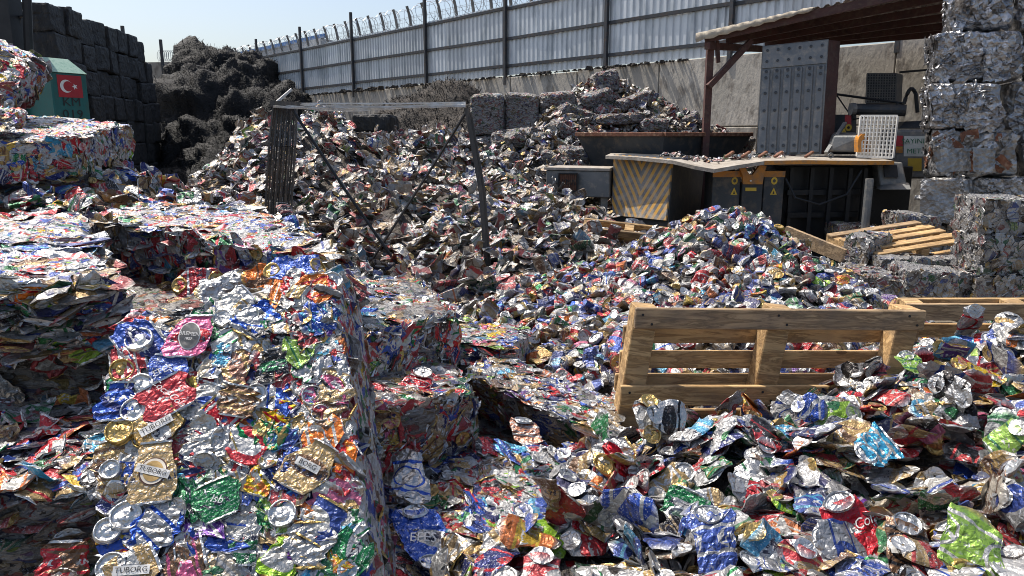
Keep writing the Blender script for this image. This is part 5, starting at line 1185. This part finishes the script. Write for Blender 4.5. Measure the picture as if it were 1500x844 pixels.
def lid_disc(px, py, rpx, gold=False, b=bA, rt=rtA, f='main', lift=.013, tilt=.09, seed=0):
    n = b.normal(f); p = on_face(px, py, b, f); d = np.linalg.norm(p - A_([0, 0, EYE])); R_ = rpx / FPX * d * 1.02
    r_ = np.random.default_rng(int(px * 3 + py)); F = frames(n[None], r_, tilt)[0]; nu = 28; rows_ = []
    for rad, h in ((1.12, -.010), (1.05, -.002), (1.0, .0025), (.93, .0025), (.88, -.001), (.84, -.0035), (.5, -.003), (.46, -.002), (.12, -.0022), (.02, -.0022)):
        for k in range(nu + 1):
            t = 2 * math.pi * k / nu; dent = 1 + .03 * math.sin(3 * t + px); tab = .0025 if (.1 < rad < .5 and math.cos(t) > .3) else 0
            rows_.append(F @ A_([R_ * rad * dent * math.cos(t), R_ * rad * math.sin(t), h + tab + .0015 * math.sin(2 * t + py)]))
    V = A_(rows_); Q = [(i * (nu + 1) + k, i * (nu + 1) + k + 1, (i + 1) * (nu + 1) + k + 1, (i + 1) * (nu + 1) + k) for i in range(9) for k in range(nu)]
    c = A_(GOLD) if gold else A_(SILVER) * 1.05; N_ = len(V)
    me = mesh_np('can_lid', V, Q, {'c1': ('FLOAT_COLOR', np.tile(np.r_[c, 1.0], (N_, 1))), 'c2': ('FLOAT_COLOR', np.tile(np.r_[c, .05], (N_, 1))), 'art': ('FLOAT_VECTOR', np.zeros((N_, 3)))}, True)
    return add('can_lid', me, 'can_print', rt, Vector(tuple(p + n * lift)))
def oval(o, ex, ey, n, rx, ry, mat, off=0.0, inner=0.0, k=36, name='emblem', cx=0.0, lift=.0014):
    """printed oval that follows the dented can"""
    c = A_(o.location) + ex * off + ey * cx; V, Q = [], []; rings = 5
    for j in range(rings + 1):
        t = inner + (1 - inner) * j / rings
        for q in range(k): a = 2 * math.pi * q / k; V.append(c + ex * rx * t * math.cos(a) + ey * ry * t * math.sin(a))
    for j in range(rings):
        for q in range(k): Q.append((j * k + q, (j + 1) * k + q, (j + 1) * k + (q + 1) % k, j * k + (q + 1) % k))
    me = mesh_np(name, V, Q); conform(me, bvh_of([o]), n, lift); return add(name, me, mat, o)
def print_on(o, ex, ey, n, body, size, rot, mat, banner=None, off=(0, 0), shear=0.0, bold=1.0):
    """lettering (and its banner) laid on the dented side of can o, reading direction turned by rot degrees from the picture's right"""
    u_ = upA; rv = np.cross(u_, n); rv /= np.linalg.norm(rv); uu = np.cross(n, rv); a = math.radians(rot)
    tx = -rv * math.cos(a) + uu * math.sin(a)
    tx = tx if tx[0] > 0 or abs(rot) > 90 else -tx
    ty = np.cross(n, tx); c = A_(o.location) + tx * off[0] + ty * off[1]; bvh = bvh_of([o])
    par = o.parent
    if banner:
        bw, bh_, bmat = banner; nx, ny = 16, 4; V = [c + tx * bw * (i / nx - .5) + ty * bh_ * (j / ny - .5) for j in range(ny + 1) for i in range(nx + 1)]
        Q = [(j * (nx + 1) + i, j * (nx + 1) + i + 1, (j + 1) * (nx + 1) + i + 1, (j + 1) * (nx + 1) + i) for j in range(ny) for i in range(nx)]
        me = mesh_np('banner', V, Q); conform(me, bvh, n, .0052); add('banner', me, bmat, o)
    me = text_mesh(body, size, shear)
    for v in me.vertices: v.co = Vector(tuple(c + tx * v.co.x * bold + ty * v.co.y))
    conform(me, bvh, n, .0068 if banner else .0052); add('lettering', me, mat, o)
simple('print_white', (.70, .69, .66), (.60, .59, .56), 30, .4, .1); simple('print_black', (.02, .02, .022), (.035, .035, .035), 30, .4, .1)
simple('print_cream', (.66, .60, .50), (.56, .50, .41), 30, .45, .1); simple('print_brown', (.12, .05, .03), (.09, .04, .03), 30, .45, .1)
simple('print_gold', (.50, .33, .12), (.42, .27, .1), 30, .4, .35); simple('print_grey', (.08, .08, .08), (.12, .12, .12), 30, .4, .2)
ms = 1 / 640.0
o, ex, ey, n = press_can(280, 497, 8, .135, 'pink', 'red', seedart=.999, lift=.016); oval(o, ex, ey, n, .040, .027, 'print_white'); oval(o, ex, ey, n, .037, .0245, 'print_grey', lift=.0030); print_on(o, ex, ey, n, 'BREMEN', .0155, 16, 'print_white', bold=.9, off=(0, .003)); print_on(o, ex, ey, n, '1827', .010, 16, 'print_white', off=(0, -.011))
o, ex, ey, n = press_can(246, 585, -25, .115, 'red', 'red', wide=1.35, seedart=.2, lift=.018); print_on(o, ex, ey, n, 'Coca-Cola', .025, 48, 'print_white', shear=.35, off=(0, .008))
o, ex, ey, n = press_can(228, 695, 4, .165, 'gold', 'gold', seedart=.999, lift=.018); oval(o, ex, ey, n, .034, .031, 'print_brown'); oval(o, ex, ey, n, .031, .028, 'print_cream', lift=.0026); oval(o, ex, ey, n, .025, .022, 'print_gold', lift=.0038); print_on(o, ex, ey, n, 'TUBORG', .0165, 24, 'print_black', ('x' and .078, .020, 'print_white'), bold=.98)
o, ex, ey, n = press_can(232, 628, 60, .125, 'gold', 'white', lift=.015, seedart=.999); print_on(o, ex, ey, n, 'TUBORG', .0175, -24, 'print_black', (.078, .021, 'print_white'))
o, ex, ey, n = press_can(452, 686, 40, .15, 'gold', 'brown', lift=.016, seedart=.999); print_on(o, ex, ey, n, 'BORG', .017, 38, 'print_black', (.062, .020, 'print_white'))
o, ex, ey, n = press_can(196, 838, 70, .12, 'gold', 'white', lift=.013, seedart=.999); print_on(o, ex, ey, n, 'TUBORG', .0165, 8, 'print_black', (.075, .02, 'print_white'))
o, ex, ey, n = press_can(248, 545, 15, .10, 'blue', 'blue', lift=.012, seedart=.999); print_on(o, ex, ey, n, 'EFES', .024, -18, 'print_white', off=(-.012, 0))
o, ex, ey, n = press_can(320, 735, -15, .11, 'green', 'green', lift=.013, seedart=.999); print_on(o, ex, ey, n, 'lsb', .026, 18, 'print_white', shear=.2)
for a in ((205, 500, 60, .12, 'blue', 'navy', 1.2), (190, 532, 80, .10, 'red', 'white', 1.0), (437, 435, 55, .135, 'red', 'white', 1.25), (470, 478, 5, .10, 'purple', 'purple', .72), (405, 525, 20, .125, 'blue', 'silver', 1.1), (462, 548, 60, .13, 'red', 'white', 1.0),
          (300, 650, 10, .12, 'silver', 'white', 1.0), (330, 605, -40, .12, 'red', 'silver', .9), (350, 590, 20, .10, 'brown', 'gold', 1.0), (172, 590, 10, .12, 'blue', 'navy', .9), (165, 685, 0, .15, 'gold', 'brown', .85), (195, 680, 8, .13, 'blue', 'white', .7),
          (277, 735, 85, .10, 'green', 'green', .9), (405, 745, 8, .14, 'lime green', 'green', .8), (412, 820, 30, .11, 'lime green', 'white', .8), (455, 800, 10, .12, 'silver', 'white', 1.0), (470, 765, 40, .12, 'blue', 'white', 1.0), (425, 690, 60, .12, 'navy', 'blue', 1.0),
          (385, 700, 25, .11, 'yellow', 'orange', .7), (330, 520, 25, .09, 'sky blue', 'sky blue', .6), (380, 470, 40, .14, 'silver', 'blue', 1.0), (345, 450, 60, .12, 'silver', 'white', 1.0), (230, 775, 50, .14, 'silver', 'blue', .9), (270, 830, 80, .11, 'brown', 'pink', 1.1),
          (480, 690, -10, .12, 'pink', 'pink', .45), (350, 540, 35, .12, 'orange', 'gold', .6), (440, 470, 0, .10, 'silver', 'red', .9), (375, 640, 75, .12, 'silver', 'green', .9), (300, 590, 30, .12, 'white', 'blue', .9), (360, 790, 10, .13, 'green', 'white', .6)):
    press_can(a[0], a[1], a[2], a[3], a[4], a[5], a[6], lift=.011 + .004 * (a[0] % 3))
for a in ((205, 500, 17, 0), (207, 568, 16, 0), (198, 603, 16, 0), (180, 545, 14, 1), (177, 633, 17, 1), (163, 690, 12, 0), (187, 757, 18, 0), (160, 778, 15, 0), (164, 832, 17, 0), (376, 580, 14, 0), (458, 582, 14, 0), (414, 754, 18, 0), (488, 414, 13, 0), (210, 645, 12, 1), (470, 608, 12, 0), (240, 700, 1, 0)):
    if a[2] > 2: lid_disc(*a)

# ================================================================== loose heaps
FOOT = []
for k_ in NB:
    if k_ not in ('E', 'E2'):
        q_ = A_(NB[k_][1].q)[:, :2]
        if k_ == 'A': q_ = A_([BLx[:2], BRx[:2], (TRp + eA)[:2], (TLp + eA)[:2]])
        c_ = q_.mean(0); FOOT.append(c_ + (q_ - c_) * 1.04)
def under_bale(p):
    ins = np.zeros(len(p), bool)
    for q in FOOT:
        sgn = []
        for i in range(4):
            e = q[(i + 1) % 4] - q[i]; sgn.append(e[0] * (p[:, 1] - q[i, 1]) - e[1] * (p[:, 0] - q[i, 0]))
        sgn = np.array(sgn); ins |= (sgn > 0).all(0) | (sgn < 0).all(0)
    return ins
def showing(W, cell):
    """cans that show from the viewer's place or a step to either side; the buried ones are not built"""
    keep = np.zeros(len(W), bool)
    for off in ((0, 0, 0), (-.7, 0, 0), (.7, 0, 0), (0, 0, .5)):
        px, py, zc = proj(W - A_(off)); ix = np.clip(((px + 300) / cell).astype(int), 0, int(2100 / cell) - 1); iy = np.clip(((py + 200) / cell).astype(int), 0, int(1300 / cell) - 1)
        key = (iy * int(2100 / cell) + ix).ravel(); zb = np.full(key.max() + 1, 1e9); np.minimum.at(zb, key, zc.ravel())
        near = zc <= zb[key].reshape(zc.shape) * 1.004 + .004
        keep |= near.sum(1) >= 3
    return keep
def heap(name, label, f, box, step, seed, n, layers, nu, nb_, tilt, kf, dust, scale=(.85, 1.15), fold=.7, weights=None, mute=1.0, margin=60, namp=.02, nfreq=4, crum=1.0, bend=1.0, core='heap_core', indiv=0, ilabel=None, igroup=None, split=True, L=(.105, .15), maxout=None, drop=.03, clump=1, ctilt=.4, spread=.05, capkeep=.35, cell=4.0):
    r = np.random.default_rng(seed); V, Q = heap_surface(f, *box, step, namp, nfreq, seed)
    Vc = V.copy(); Vc[..., 2] -= drop; ub = under_bale(V.reshape(-1, 3)).reshape(V.shape[:2]); Vc[..., 2] = np.where(ub, np.minimum(Vc[..., 2], .02), Vc[..., 2]); Vc[..., 2] = np.maximum(Vc[..., 2], -.05)
    o = add(name, mesh_np(name, Vc, Q), core); tag(o, label, 'heap', None, 'stuff')
    m = max(1, clump); p, nn = sample_heap(V, r, (n // m + 1) * 4, margin); p, nn = p[:n // m + 1], nn[:n // m + 1]
    if m > 1:   # flakes: several cans pressed together share one tilt
        M = len(p); cn = nn + r.normal(0, ctilt, nn.shape); cn /= np.linalg.norm(cn, axis=1)[:, None]; p = p + nn * r.uniform(-1, 1, M)[:, None] * layers
        p = np.repeat(p, m, 0); nn = np.repeat(cn, m, 0); off = r.normal(0, spread, p.shape); off -= nn * (off * nn).sum(1, keepdims=True); hgt = np.tile(np.arange(m), M) * .009
        p = p + off + nn * (hgt - .02)[:, None]; lay = np.tile(np.linspace(-.4, 1, m), M)
    else: lay = r.uniform(-1, 1, len(p)); p = p + nn * (lay * layers)[:, None]
    ok_ = ~under_bale(p); p, nn, lay = p[ok_], nn[ok_], lay[ok_]; N = len(p)
    g = gen_cans(N, r, nu, nb_, L=L, kf=kf, fold=fold, crum=crum, bend=bend, weights=weights, dust=dust, mute=mute, capkeep=capkeep); place(g, p, frames(nn, r, tilt), r.uniform(*scale, N))
    vis = showing(g['W'] + p[:, None, :], cell)
    idx = np.where(vis)[0]; px, py, zc = proj(p); inview = vis & (px > 5) & (px < 1495) & (py > 5) & (py < 840)
    if indiv:
        score = np.where(inview, 1 / zc + lay * .12 + r.uniform(0, .03, N), -9); order = np.argsort(-score)[:indiv]
        for i in order: can_thing(g, int(i), ilabel.format(PN[g['ci'][i]], PN[g['c2i'][i]]), igroup.format(PN[g['ci'][i]], PN[g['c2i'][i]]), split=split)
        idx = np.setdiff1d(idx, order)
    if len(idx):
        c = add('crushed_cans', merged('crushed_cans', [(g, idx)]), None, o); c['kind'] = 'stuff'
    return g, o, V
gp_ = lambda x, y, z: A_([x, y, z])
# near heap on the right
h1 = pts([(600, 980, 1.25), (800, 960, 1.2), (1100, 960, 1.15), (1400, 960, 1.1), (1700, 960, 1.1), (770, 844, 1.58), (1000, 844, 1.5), (1250, 844, 1.45), (1500, 844, 1.4), (1700, 844, 1.4),
          (745, 770, 1.85), (850, 745, 1.9), (1000, 740, 1.85), (1250, 720, 1.85), (1500, 700, 1.8), (1750, 700, 1.8), (800, 700, 2.15), (885, 668, 2.35), (1000, 650, 2.3), (1200, 630, 2.3), (1400, 600, 2.3), (1650, 570, 2.3),
          (950, 672, 2.5), (1080, 648, 2.5), (1200, 615, 2.52), (1300, 572, 2.6), (1400, 528, 2.75), (1500, 500, 2.95), (1700, 480, 3.1)])
h1 += [gp_(.15, 3.1, .12), gp_(.45, 2.85, .42), gp_(1.0, 2.9, .5), gp_(.6, 3.4, .15), gp_(1.2, 3.5, .25), gp_(1.5, 2.95, .62), gp_(1.9, 3.6, .45), gp_(2.6, 3.9, .45), gp_(3.3, 3.6, .6), gp_(-.3, 2.2, .40), gp_(-.2, 1.6, .48), gp_(.0, 2.6, .3), gp_(-.4, 1.2, .4)]
g1_, o1_, V1 = heap('can_heap', 'loose near heap of flattened drink cans before the half buried pallet', tps(h1), (-.35, 3.2, 1.0, 3.9), .04, 21, 2900, .05, 14, 6, .17, (.06, .26), (.1, .55), indiv=230, crum=.8, bend=.75, namp=.07, nfreq=4.0, clump=4, cell=7.0, ctilt=.36, spread=.05, scale=(.85, 1.12), fold=.85, capkeep=.2,
     ilabel='flattened {} drink can with {} print in the heap before the half buried pallet', igroup='flattened {} and {} cans in the near heap', drop=.05)
# can pile behind the pallet
h2 = pts([(1065, 314, 5.7), (1010, 325, 5.6), (1120, 332, 5.6), (940, 368, 5.4), (870, 400, 5.2), (810, 450, 4.7), (740, 500, 4.2), (850, 565, 3.45), (900, 500, 3.9), (1000, 565, 3.35), (1000, 470, 4.2), (1150, 450, 4.3), (1050, 380, 5.0), (1200, 385, 5.3), (1250, 420, 5.0), (1300, 447, 4.7), (1300, 565, 3.4), (1150, 570, 3.35), (760, 545, 3.6), (800, 520, 3.9)])
h2 += [gp_(.5, 6.6, .2), gp_(1.7, 6.6, .2), gp_(2.8, 6.2, .1), gp_(3.2, 5.2, .1), gp_(2.9, 4.2, .2), gp_(2.4, 3.5, .2), gp_(1.6, 7.2, .0), gp_(-.3, 6.0, .4), gp_(-.7, 5.0, .4), gp_(.2, 3.1, .2), gp_(1.2, 3.0, .2)]
WC = PW * A_([.9, .9, 1.5, .9, 1.3, 1, 1.1, .9, .9, 1, .6, 1.2, .5, .8, 1, 2]); WC /= WC.sum()
heap('can_heap', 'pile of dented whole drink cans behind the half buried pallet', tps(h2), (-.8, 3.1, 3.15, 7.0), .06, 22, 3000, .035, 10, 4, .5, (.16, .8), (.2, .75), scale=(1.0, 1.25), fold=.35, capkeep=.2, weights=WC, indiv=70, crum=1.0, bend=.5,
     ilabel='dented {} drink can with {} print on the pile behind the half buried pallet', igroup='dented {} and {} cans on the can pile', split=False, drop=.03, L=(.10, .135))
# dusty heap in the middle distance
h3 = pts([(255, 292, 8.2), (300, 268, 9.5), (335, 240, 11), (420, 226, 11.5), (500, 222, 12), (560, 214, 12.3), (625, 192, 12.8), (690, 222, 12), (740, 258, 10.6), (780, 284, 9.8), (845, 318, 8.8), (878, 372, 7.2), (720, 405, 6), (600, 405, 6), (500, 405, 5.9), (640, 330, 7.6), (500, 300, 8.6), (400, 290, 8.6), (330, 300, 8), (740, 450, 5), (650, 442, 5.0), (560, 420, 5.2), (560, 260, 10), (700, 300, 8.8), (800, 330, 7.8), (800, 400, 6.2), (400, 330, 7.3), (300, 310, 7.4)])
h3 += [gp_(-4.6, 9, .0), gp_(-4.4, 11, .0), gp_(-4.8, 7.8, .3), gp_(-3, 5.6, .8), gp_(-1.2, 4.3, .6), gp_(-.2, 4.3, .45), gp_(1.6, 9.5, .3), gp_(1.2, 11.5, .6), gp_(-3.8, 13.8, .2), gp_(-1.5, 14.4, .6), gp_(.2, 14, .7), gp_(1.3, 6.5, .5)]
DW = PW * A_([1.5, 2.2, .4, .8, .4, .5, 1.8, .9, .6, .5, .4, .6, .3, 1.0, 4.0, 16]); DW /= DW.sum()
heap('can_heap', 'wide dusty heap of crushed cans around the metal rack', tps(h3), (-4.9, 1.5, 4.2, 14.2), .10, 33, 7600, .07, 7, 3, .2, (.06, .25), (.25, .8), scale=(1.05, 1.6), fold=.5, weights=DW, mute=.75, namp=.22, nfreq=1.5, crum=1.5, bend=1.6, drop=.06, clump=4, ctilt=.45, spread=.09)
# broken bales and cans against the wall, behind the hopper
h4 = pts([(700, 262, 12.2), (740, 225, 13.0), (790, 190, 13.6), (820, 160, 14.0), (850, 140, 14.6), (885, 114, 14.9), (930, 138, 14.8), (965, 148, 14.8), (1005, 172, 14.6), (1040, 192, 14.3), (830, 215, 12.8), (790, 245, 12.0), (900, 190, 13.9), (960, 195, 13.9), (850, 245, 12.0), (1080, 205, 14)])
h4 += [gp_(-.9, 12, .5), gp_(-.3, 13.4, .7), gp_(.3, 15.3, 1.6), gp_(1.5, 16.3, 1.8), gp_(3, 15.7, 1.4), gp_(4.6, 14.4, .8), gp_(4.8, 13, .6), gp_(1.5, 11.5, .6), gp_(.3, 11.4, .5), gp_(3.0, 12.6, .9)]
g4, o4, V4 = heap('can_heap', 'heap of broken bales and cans against the concrete wall', tps(h4), (-1.0, 4.9, 11.4, 16.2), .11, 24, 3200, .06, 7, 3, .6, (.1, .4), (.35, 1.0), scale=(1.0, 1.6), fold=.5, weights=DW, mute=.7, namp=.22, nfreq=1.5, crum=1.6, bend=1.6, drop=.05)
# silver shreds below the dark bales
h6 = pts([(432, 215, 13.5), (440, 175, 14.5), (465, 162, 15), (495, 172, 15), (512, 200, 14.5), (470, 215, 13.5), (430, 240, 12.8), (510, 235, 13)]) + [gp_(-5.2, 14, .2), gp_(-2.6, 14.5, .6), gp_(-4.6, 17, .2), gp_(-3, 17, .2), gp_(-3.6, 12, .9)]
SWt = PW * 0; SWt[0] = .75; SWt[1] = .15; SWt[8] = .1
heap('shred_heap', 'small grey heap of silver shreds behind the metal rack', tps(h6), (-5.2, -2.6, 12.2, 16.6), .12, 25, 1300, .05, 6, 3, .8, (.1, .3), (.1, .6), scale=(.7, 1.3), weights=SWt, namp=.15, nfreq=2, crum=1.8, bend=2, core='bale_grey')
# sunlit heap on the left between the bales
h5 = pts([(90, 216, 4.9), (125, 212, 5.0), (170, 232, 5.2), (205, 262, 5.3), (232, 296, 5.3), (90, 262, 4.5), (140, 268, 4.6), (190, 290, 4.7), (110, 305, 4.1), (200, 312, 4.3), (280, 315, 4.6), (340, 312, 5.0), (60, 310, 4.0), (0, 300, 3.8), (300, 300, 5.8)]) + [gp_(-2.7, 5.9, .6), gp_(-2.0, 6.2, .4), gp_(-3.4, 5.4, .8), gp_(-1.4, 5.4, .8), gp_(-3.4, 4.2, 1.1), gp_(-1.2, 4.6, 1.0)]
heap('can_heap', 'sunlit heap of flattened cans between the left hand bales', tps(h5), (-3.4, -1.2, 3.75, 6.2), .05, 26, 1300, .05, 10, 5, .2, (.08, .3), (.05, .5), clump=4, ctilt=.4, indiv=0, fold=.65, namp=.05, nfreq=3, crum=1.2, bend=1.2,
     ilabel='flattened {} drink can in the heap below the flat bale', igroup='flattened {} cans in the left heap', split=False, drop=.04)

# broken bale chunks in the back heap: tumbled flat slabs
rc = np.random.default_rng(91)
CH = [((790, 215, 13.0), .95, .42, .20, .75, -.55), ((835, 200, 13.3), .8, .4, .2, .5, -.45), ((765, 222, 12.6), .8, .35, .18, .9, -.7), ((760, 245, 12.2), .7, .3, .16, .6, -.6), ((870, 150, 14.4), .7, .4, .35, .3, .3), ((885, 122, 14.7), .5, .4, .4, .2, .15),
      ((905, 178, 14.0), .9, .4, .2, .1, .05), ((850, 172, 14.0), .9, .35, .25, .2, -.35), ((925, 150, 14.5), .8, .5, .25, .5, .3), ((955, 188, 13.9), .5, .4, .3, .2, .1), ((1000, 182, 14.2), .6, .4, .3, -.3, .3), ((845, 232, 12.4), .7, .45, .3, .4, -.2), ((815, 240, 12.2), .6, .4, .25, -.3, -.4), ((1082, 212, 12.4), .45, .3, .3, .3, .1), ((740, 205, 13.4), .5, .4, .3, .2, .1)]
for k, (a, l_, w_, h_, yw, pt_) in enumerate(CH):
    c = P(*a); R = RZ(yw) @ RY(-pt_) @ RX(rc.normal(0, .25)); q = [c + R @ A_(v) for v in ((-l_ / 2, -w_ / 2, h_ / 2), (l_ / 2, -w_ / 2, h_ / 2), (l_ / 2, w_ / 2, h_ / 2), (-l_ / 2, w_ / 2, h_ / 2))]
    bale('bale_chunk', q, R @ A_([0, 0, -h_]), 'broken slab of a dusty can bale tumbled on the heap by the wall', 'bale', 'broken bale slabs on the heap by the wall', 'bale_dusty', .045, .04, 9.0, 700 + k, 1.5, rnd=6)
# flattened red and silver cans hanging over the slab edges (each a loose can)
def heap_hit(px, py, V, lift=.08):
    o_ = A_([0, 0, EYE]); dr = P(px, py, 1.0) - o_; xs, ys = V[:, 0, 0], V[0, :, 1]
    for t in np.arange(1.0, 5.0, .01):
        q = o_ + dr * t; i = np.clip(np.searchsorted(xs, q[0]), 0, len(xs) - 1); j = np.clip(np.searchsorted(ys, q[1]), 0, len(ys) - 1)
        if q[2] < V[i, j, 2] + lift: return q[1]
    return None
def loose(px, py, Y, c, ang, nrm, L, label, wide=1.0, c2=None, seed=0, name='crushed_can', crum=1.0, on=None):
    if on is not None: Y = heap_hit(px, py, on) or Y
    r_ = np.random.default_rng(int(px + py * 3 + seed)); g = gen_cans(1, r_, 22, 12, L=(L, L), kf=(.12, .2), crum=crum, bend=.8, colors=A_([PIDX[c]]), dust=(0, .1)); nn = A_([nrm]) * 1.0; nn /= np.linalg.norm(nn)
    if c2: g['C2'][0][g['C1'][0][:, 3] < 1, :3] = PC[PIDX[c2]]
    g['V'][..., 1] *= wide; place(g, P(px, py, Y)[None], frames(nn, r_, .01, A_([math.radians(ang)]))); return can_thing(g, 0, label, None, name), g
loose(290, 412, 2.45, 'red', 0, (.2, -.8, .5), .15, 'big crumpled red can hanging over the dark slab edge', 1.0, 'silver')
loose(325, 420, 2.42, 'silver', 10, (.2, -.8, .5), .15, 'crumpled silver can beside the red can on the dark slab edge', 1.0, 'white')
loose(432, 392, 2.3, 'blue', 0, (.1, -.6, .8), .17, 'blue and silver can lying flat above the leaning slab', 1.0, 'silver')
loose(612, 562, 2.5, 'red', 70, (.1, -.5, .8), .13, 'pleated red and white can on the middle step', 1.2, 'white')
loose(390, 405, 2.4, 'orange', 0, (.1, -.7, .6), .14, 'orange can wedged beneath the bright slab', 1.0, 'brown')
loose(155, 692, 1.72, 'silver', 40, (.1, -.4, .9), .13, 'silver can on the sunlit ledge beside the leaning slab', 1.2)
loose(770, 632, 2.42, 'orange', 80, (.0, -.5, .9), .11, 'orange can with a white panel on the lowest step', 1.15, 'white')
loose(1452, 468, 3.1, 'green', 30, (.0, -.7, .7), .11, 'dented green can with a round silver lid beside the second pallet', 1.0, 'silver', on=V1)
loose(905, 615 + 57, 2.3, 'silver', 30, (.0, -.7, .7), .12, 'round silver can at the foot of the half buried pallet', 1.3, on=V1)
loose(1425, 800, 1.5, 'lime green', 50, (-.1, -.6, .8), .15, 'bright lime crumpled can low on the near heap', 1.3, on=V1)
loose(1285, 655, 2.12, 'sky blue', 20, (0, -.5, .8), .12, 'turquoise crumpled can half way up the near heap', 1.2, on=V1)
loose(1003, 742, 1.84, 'green', 60, (0, -.5, .8), .11, 'crumpled bright green can on the near heap', 1.2, on=V1)
loose(1045, 790, 1.68, 'blue', 100, (0, -.6, .8), .15, 'crumpled royal blue can on the near heap', 1.2, 'silver', on=V1)
ob, g = loose(1245, 775, 1.66, 'red', 110, (0, -.7, .7), .15, 'big crimson can with white script on the near heap', 1.3, 'red', crum=.7, on=V1); ob.data.attributes['art'].data.foreach_set('vector', (g['AR'][0] * A_([1, 1, 0]) + A_([0, 0, .2])).astype(np.float32)[np.unique(g['Q'][~g['lid']])].ravel())
def print_free(o, body, size, tx, n, mat, banner=None, shear=0.0):
    n = A_(n) / np.linalg.norm(n); tx = A_(tx) * 1.0; tx -= n * (tx @ n); tx /= np.linalg.norm(tx); ty = np.cross(n, tx); c = A_(o.location); bvh = bvh_of([o])
    if banner:
        V = [c + tx * banner[0] * (i / 12 - .5) + ty * banner[1] * (j / 3 - .5) for j in range(4) for i in range(13)]; Q = [(j * 13 + i, j * 13 + i + 1, (j + 1) * 13 + i + 1, (j + 1) * 13 + i) for j in range(3) for i in range(12)]
        me = mesh_np('banner', V, Q); conform(me, bvh, n, .003); add('banner', me, banner[2], o)
    me = text_mesh(body, size, shear)
    for v in me.vertices: v.co = Vector(tuple(c + tx * v.co.x + ty * v.co.y))
    conform(me, bvh, n, .0048); add('lettering', me, mat, o)
print_free(ob, 'Coca-Cola', .032, (.9, .1, .45), (0, -.7, .7), 'print_white', shear=.35)
ob, g = loose(1332, 806, 1.5, 'brown', 70, (0, -.7, .7), .14, 'dark maroon can with a white lettered banner on the near heap', 1.0, 'black', crum=.6, on=V1); print_free(ob, 'TUBORG', .018, (.95, .0, -.1), (0, -.7, .7), 'print_black', (.085, .022, 'print_white'))
ob, g = loose(1225, 603, 2.5, 'white', 15, (0, -.7, .7), .16, 'white and blue lettered can near the top of the near heap', 1.1, 'blue', crum=.6, on=V1); print_free(ob, 'EFES', .032, (.95, .1, .05), (0, -.7, .7), 'sign_blue' if 'sign_blue' in MATS else 'roof_blue')
ob, g = loose(620, 790, 1.9, 'blue', 0, (.05, -.35, .9), .20, 'large flat blue can with white letters on the lowest step', 1.35, 'white', crum=.6); print_free(ob, 'EFES', .040, (.97, .1, -.1), (.05, -.35, .9), 'print_white')
loose(600, 700, 2.1, 'silver', 0, (.05, -.35, .9), .2, 'long flattened silver can on the lowest step in shade', 1.2, 'blue', crum=.7)
loose(92, 822, 1.62, 'brown', 90, (.1, -.8, .5), .105, 'dull brown can pressed into the shaded bale corner', 1.2, 'red')
print('OBJECTS', len(bpy.data.objects), 'TRIS', sum(sum(len(p.vertices) - 2 for p in []) + len(m.polygons) * 2 for m in bpy.data.meshes))
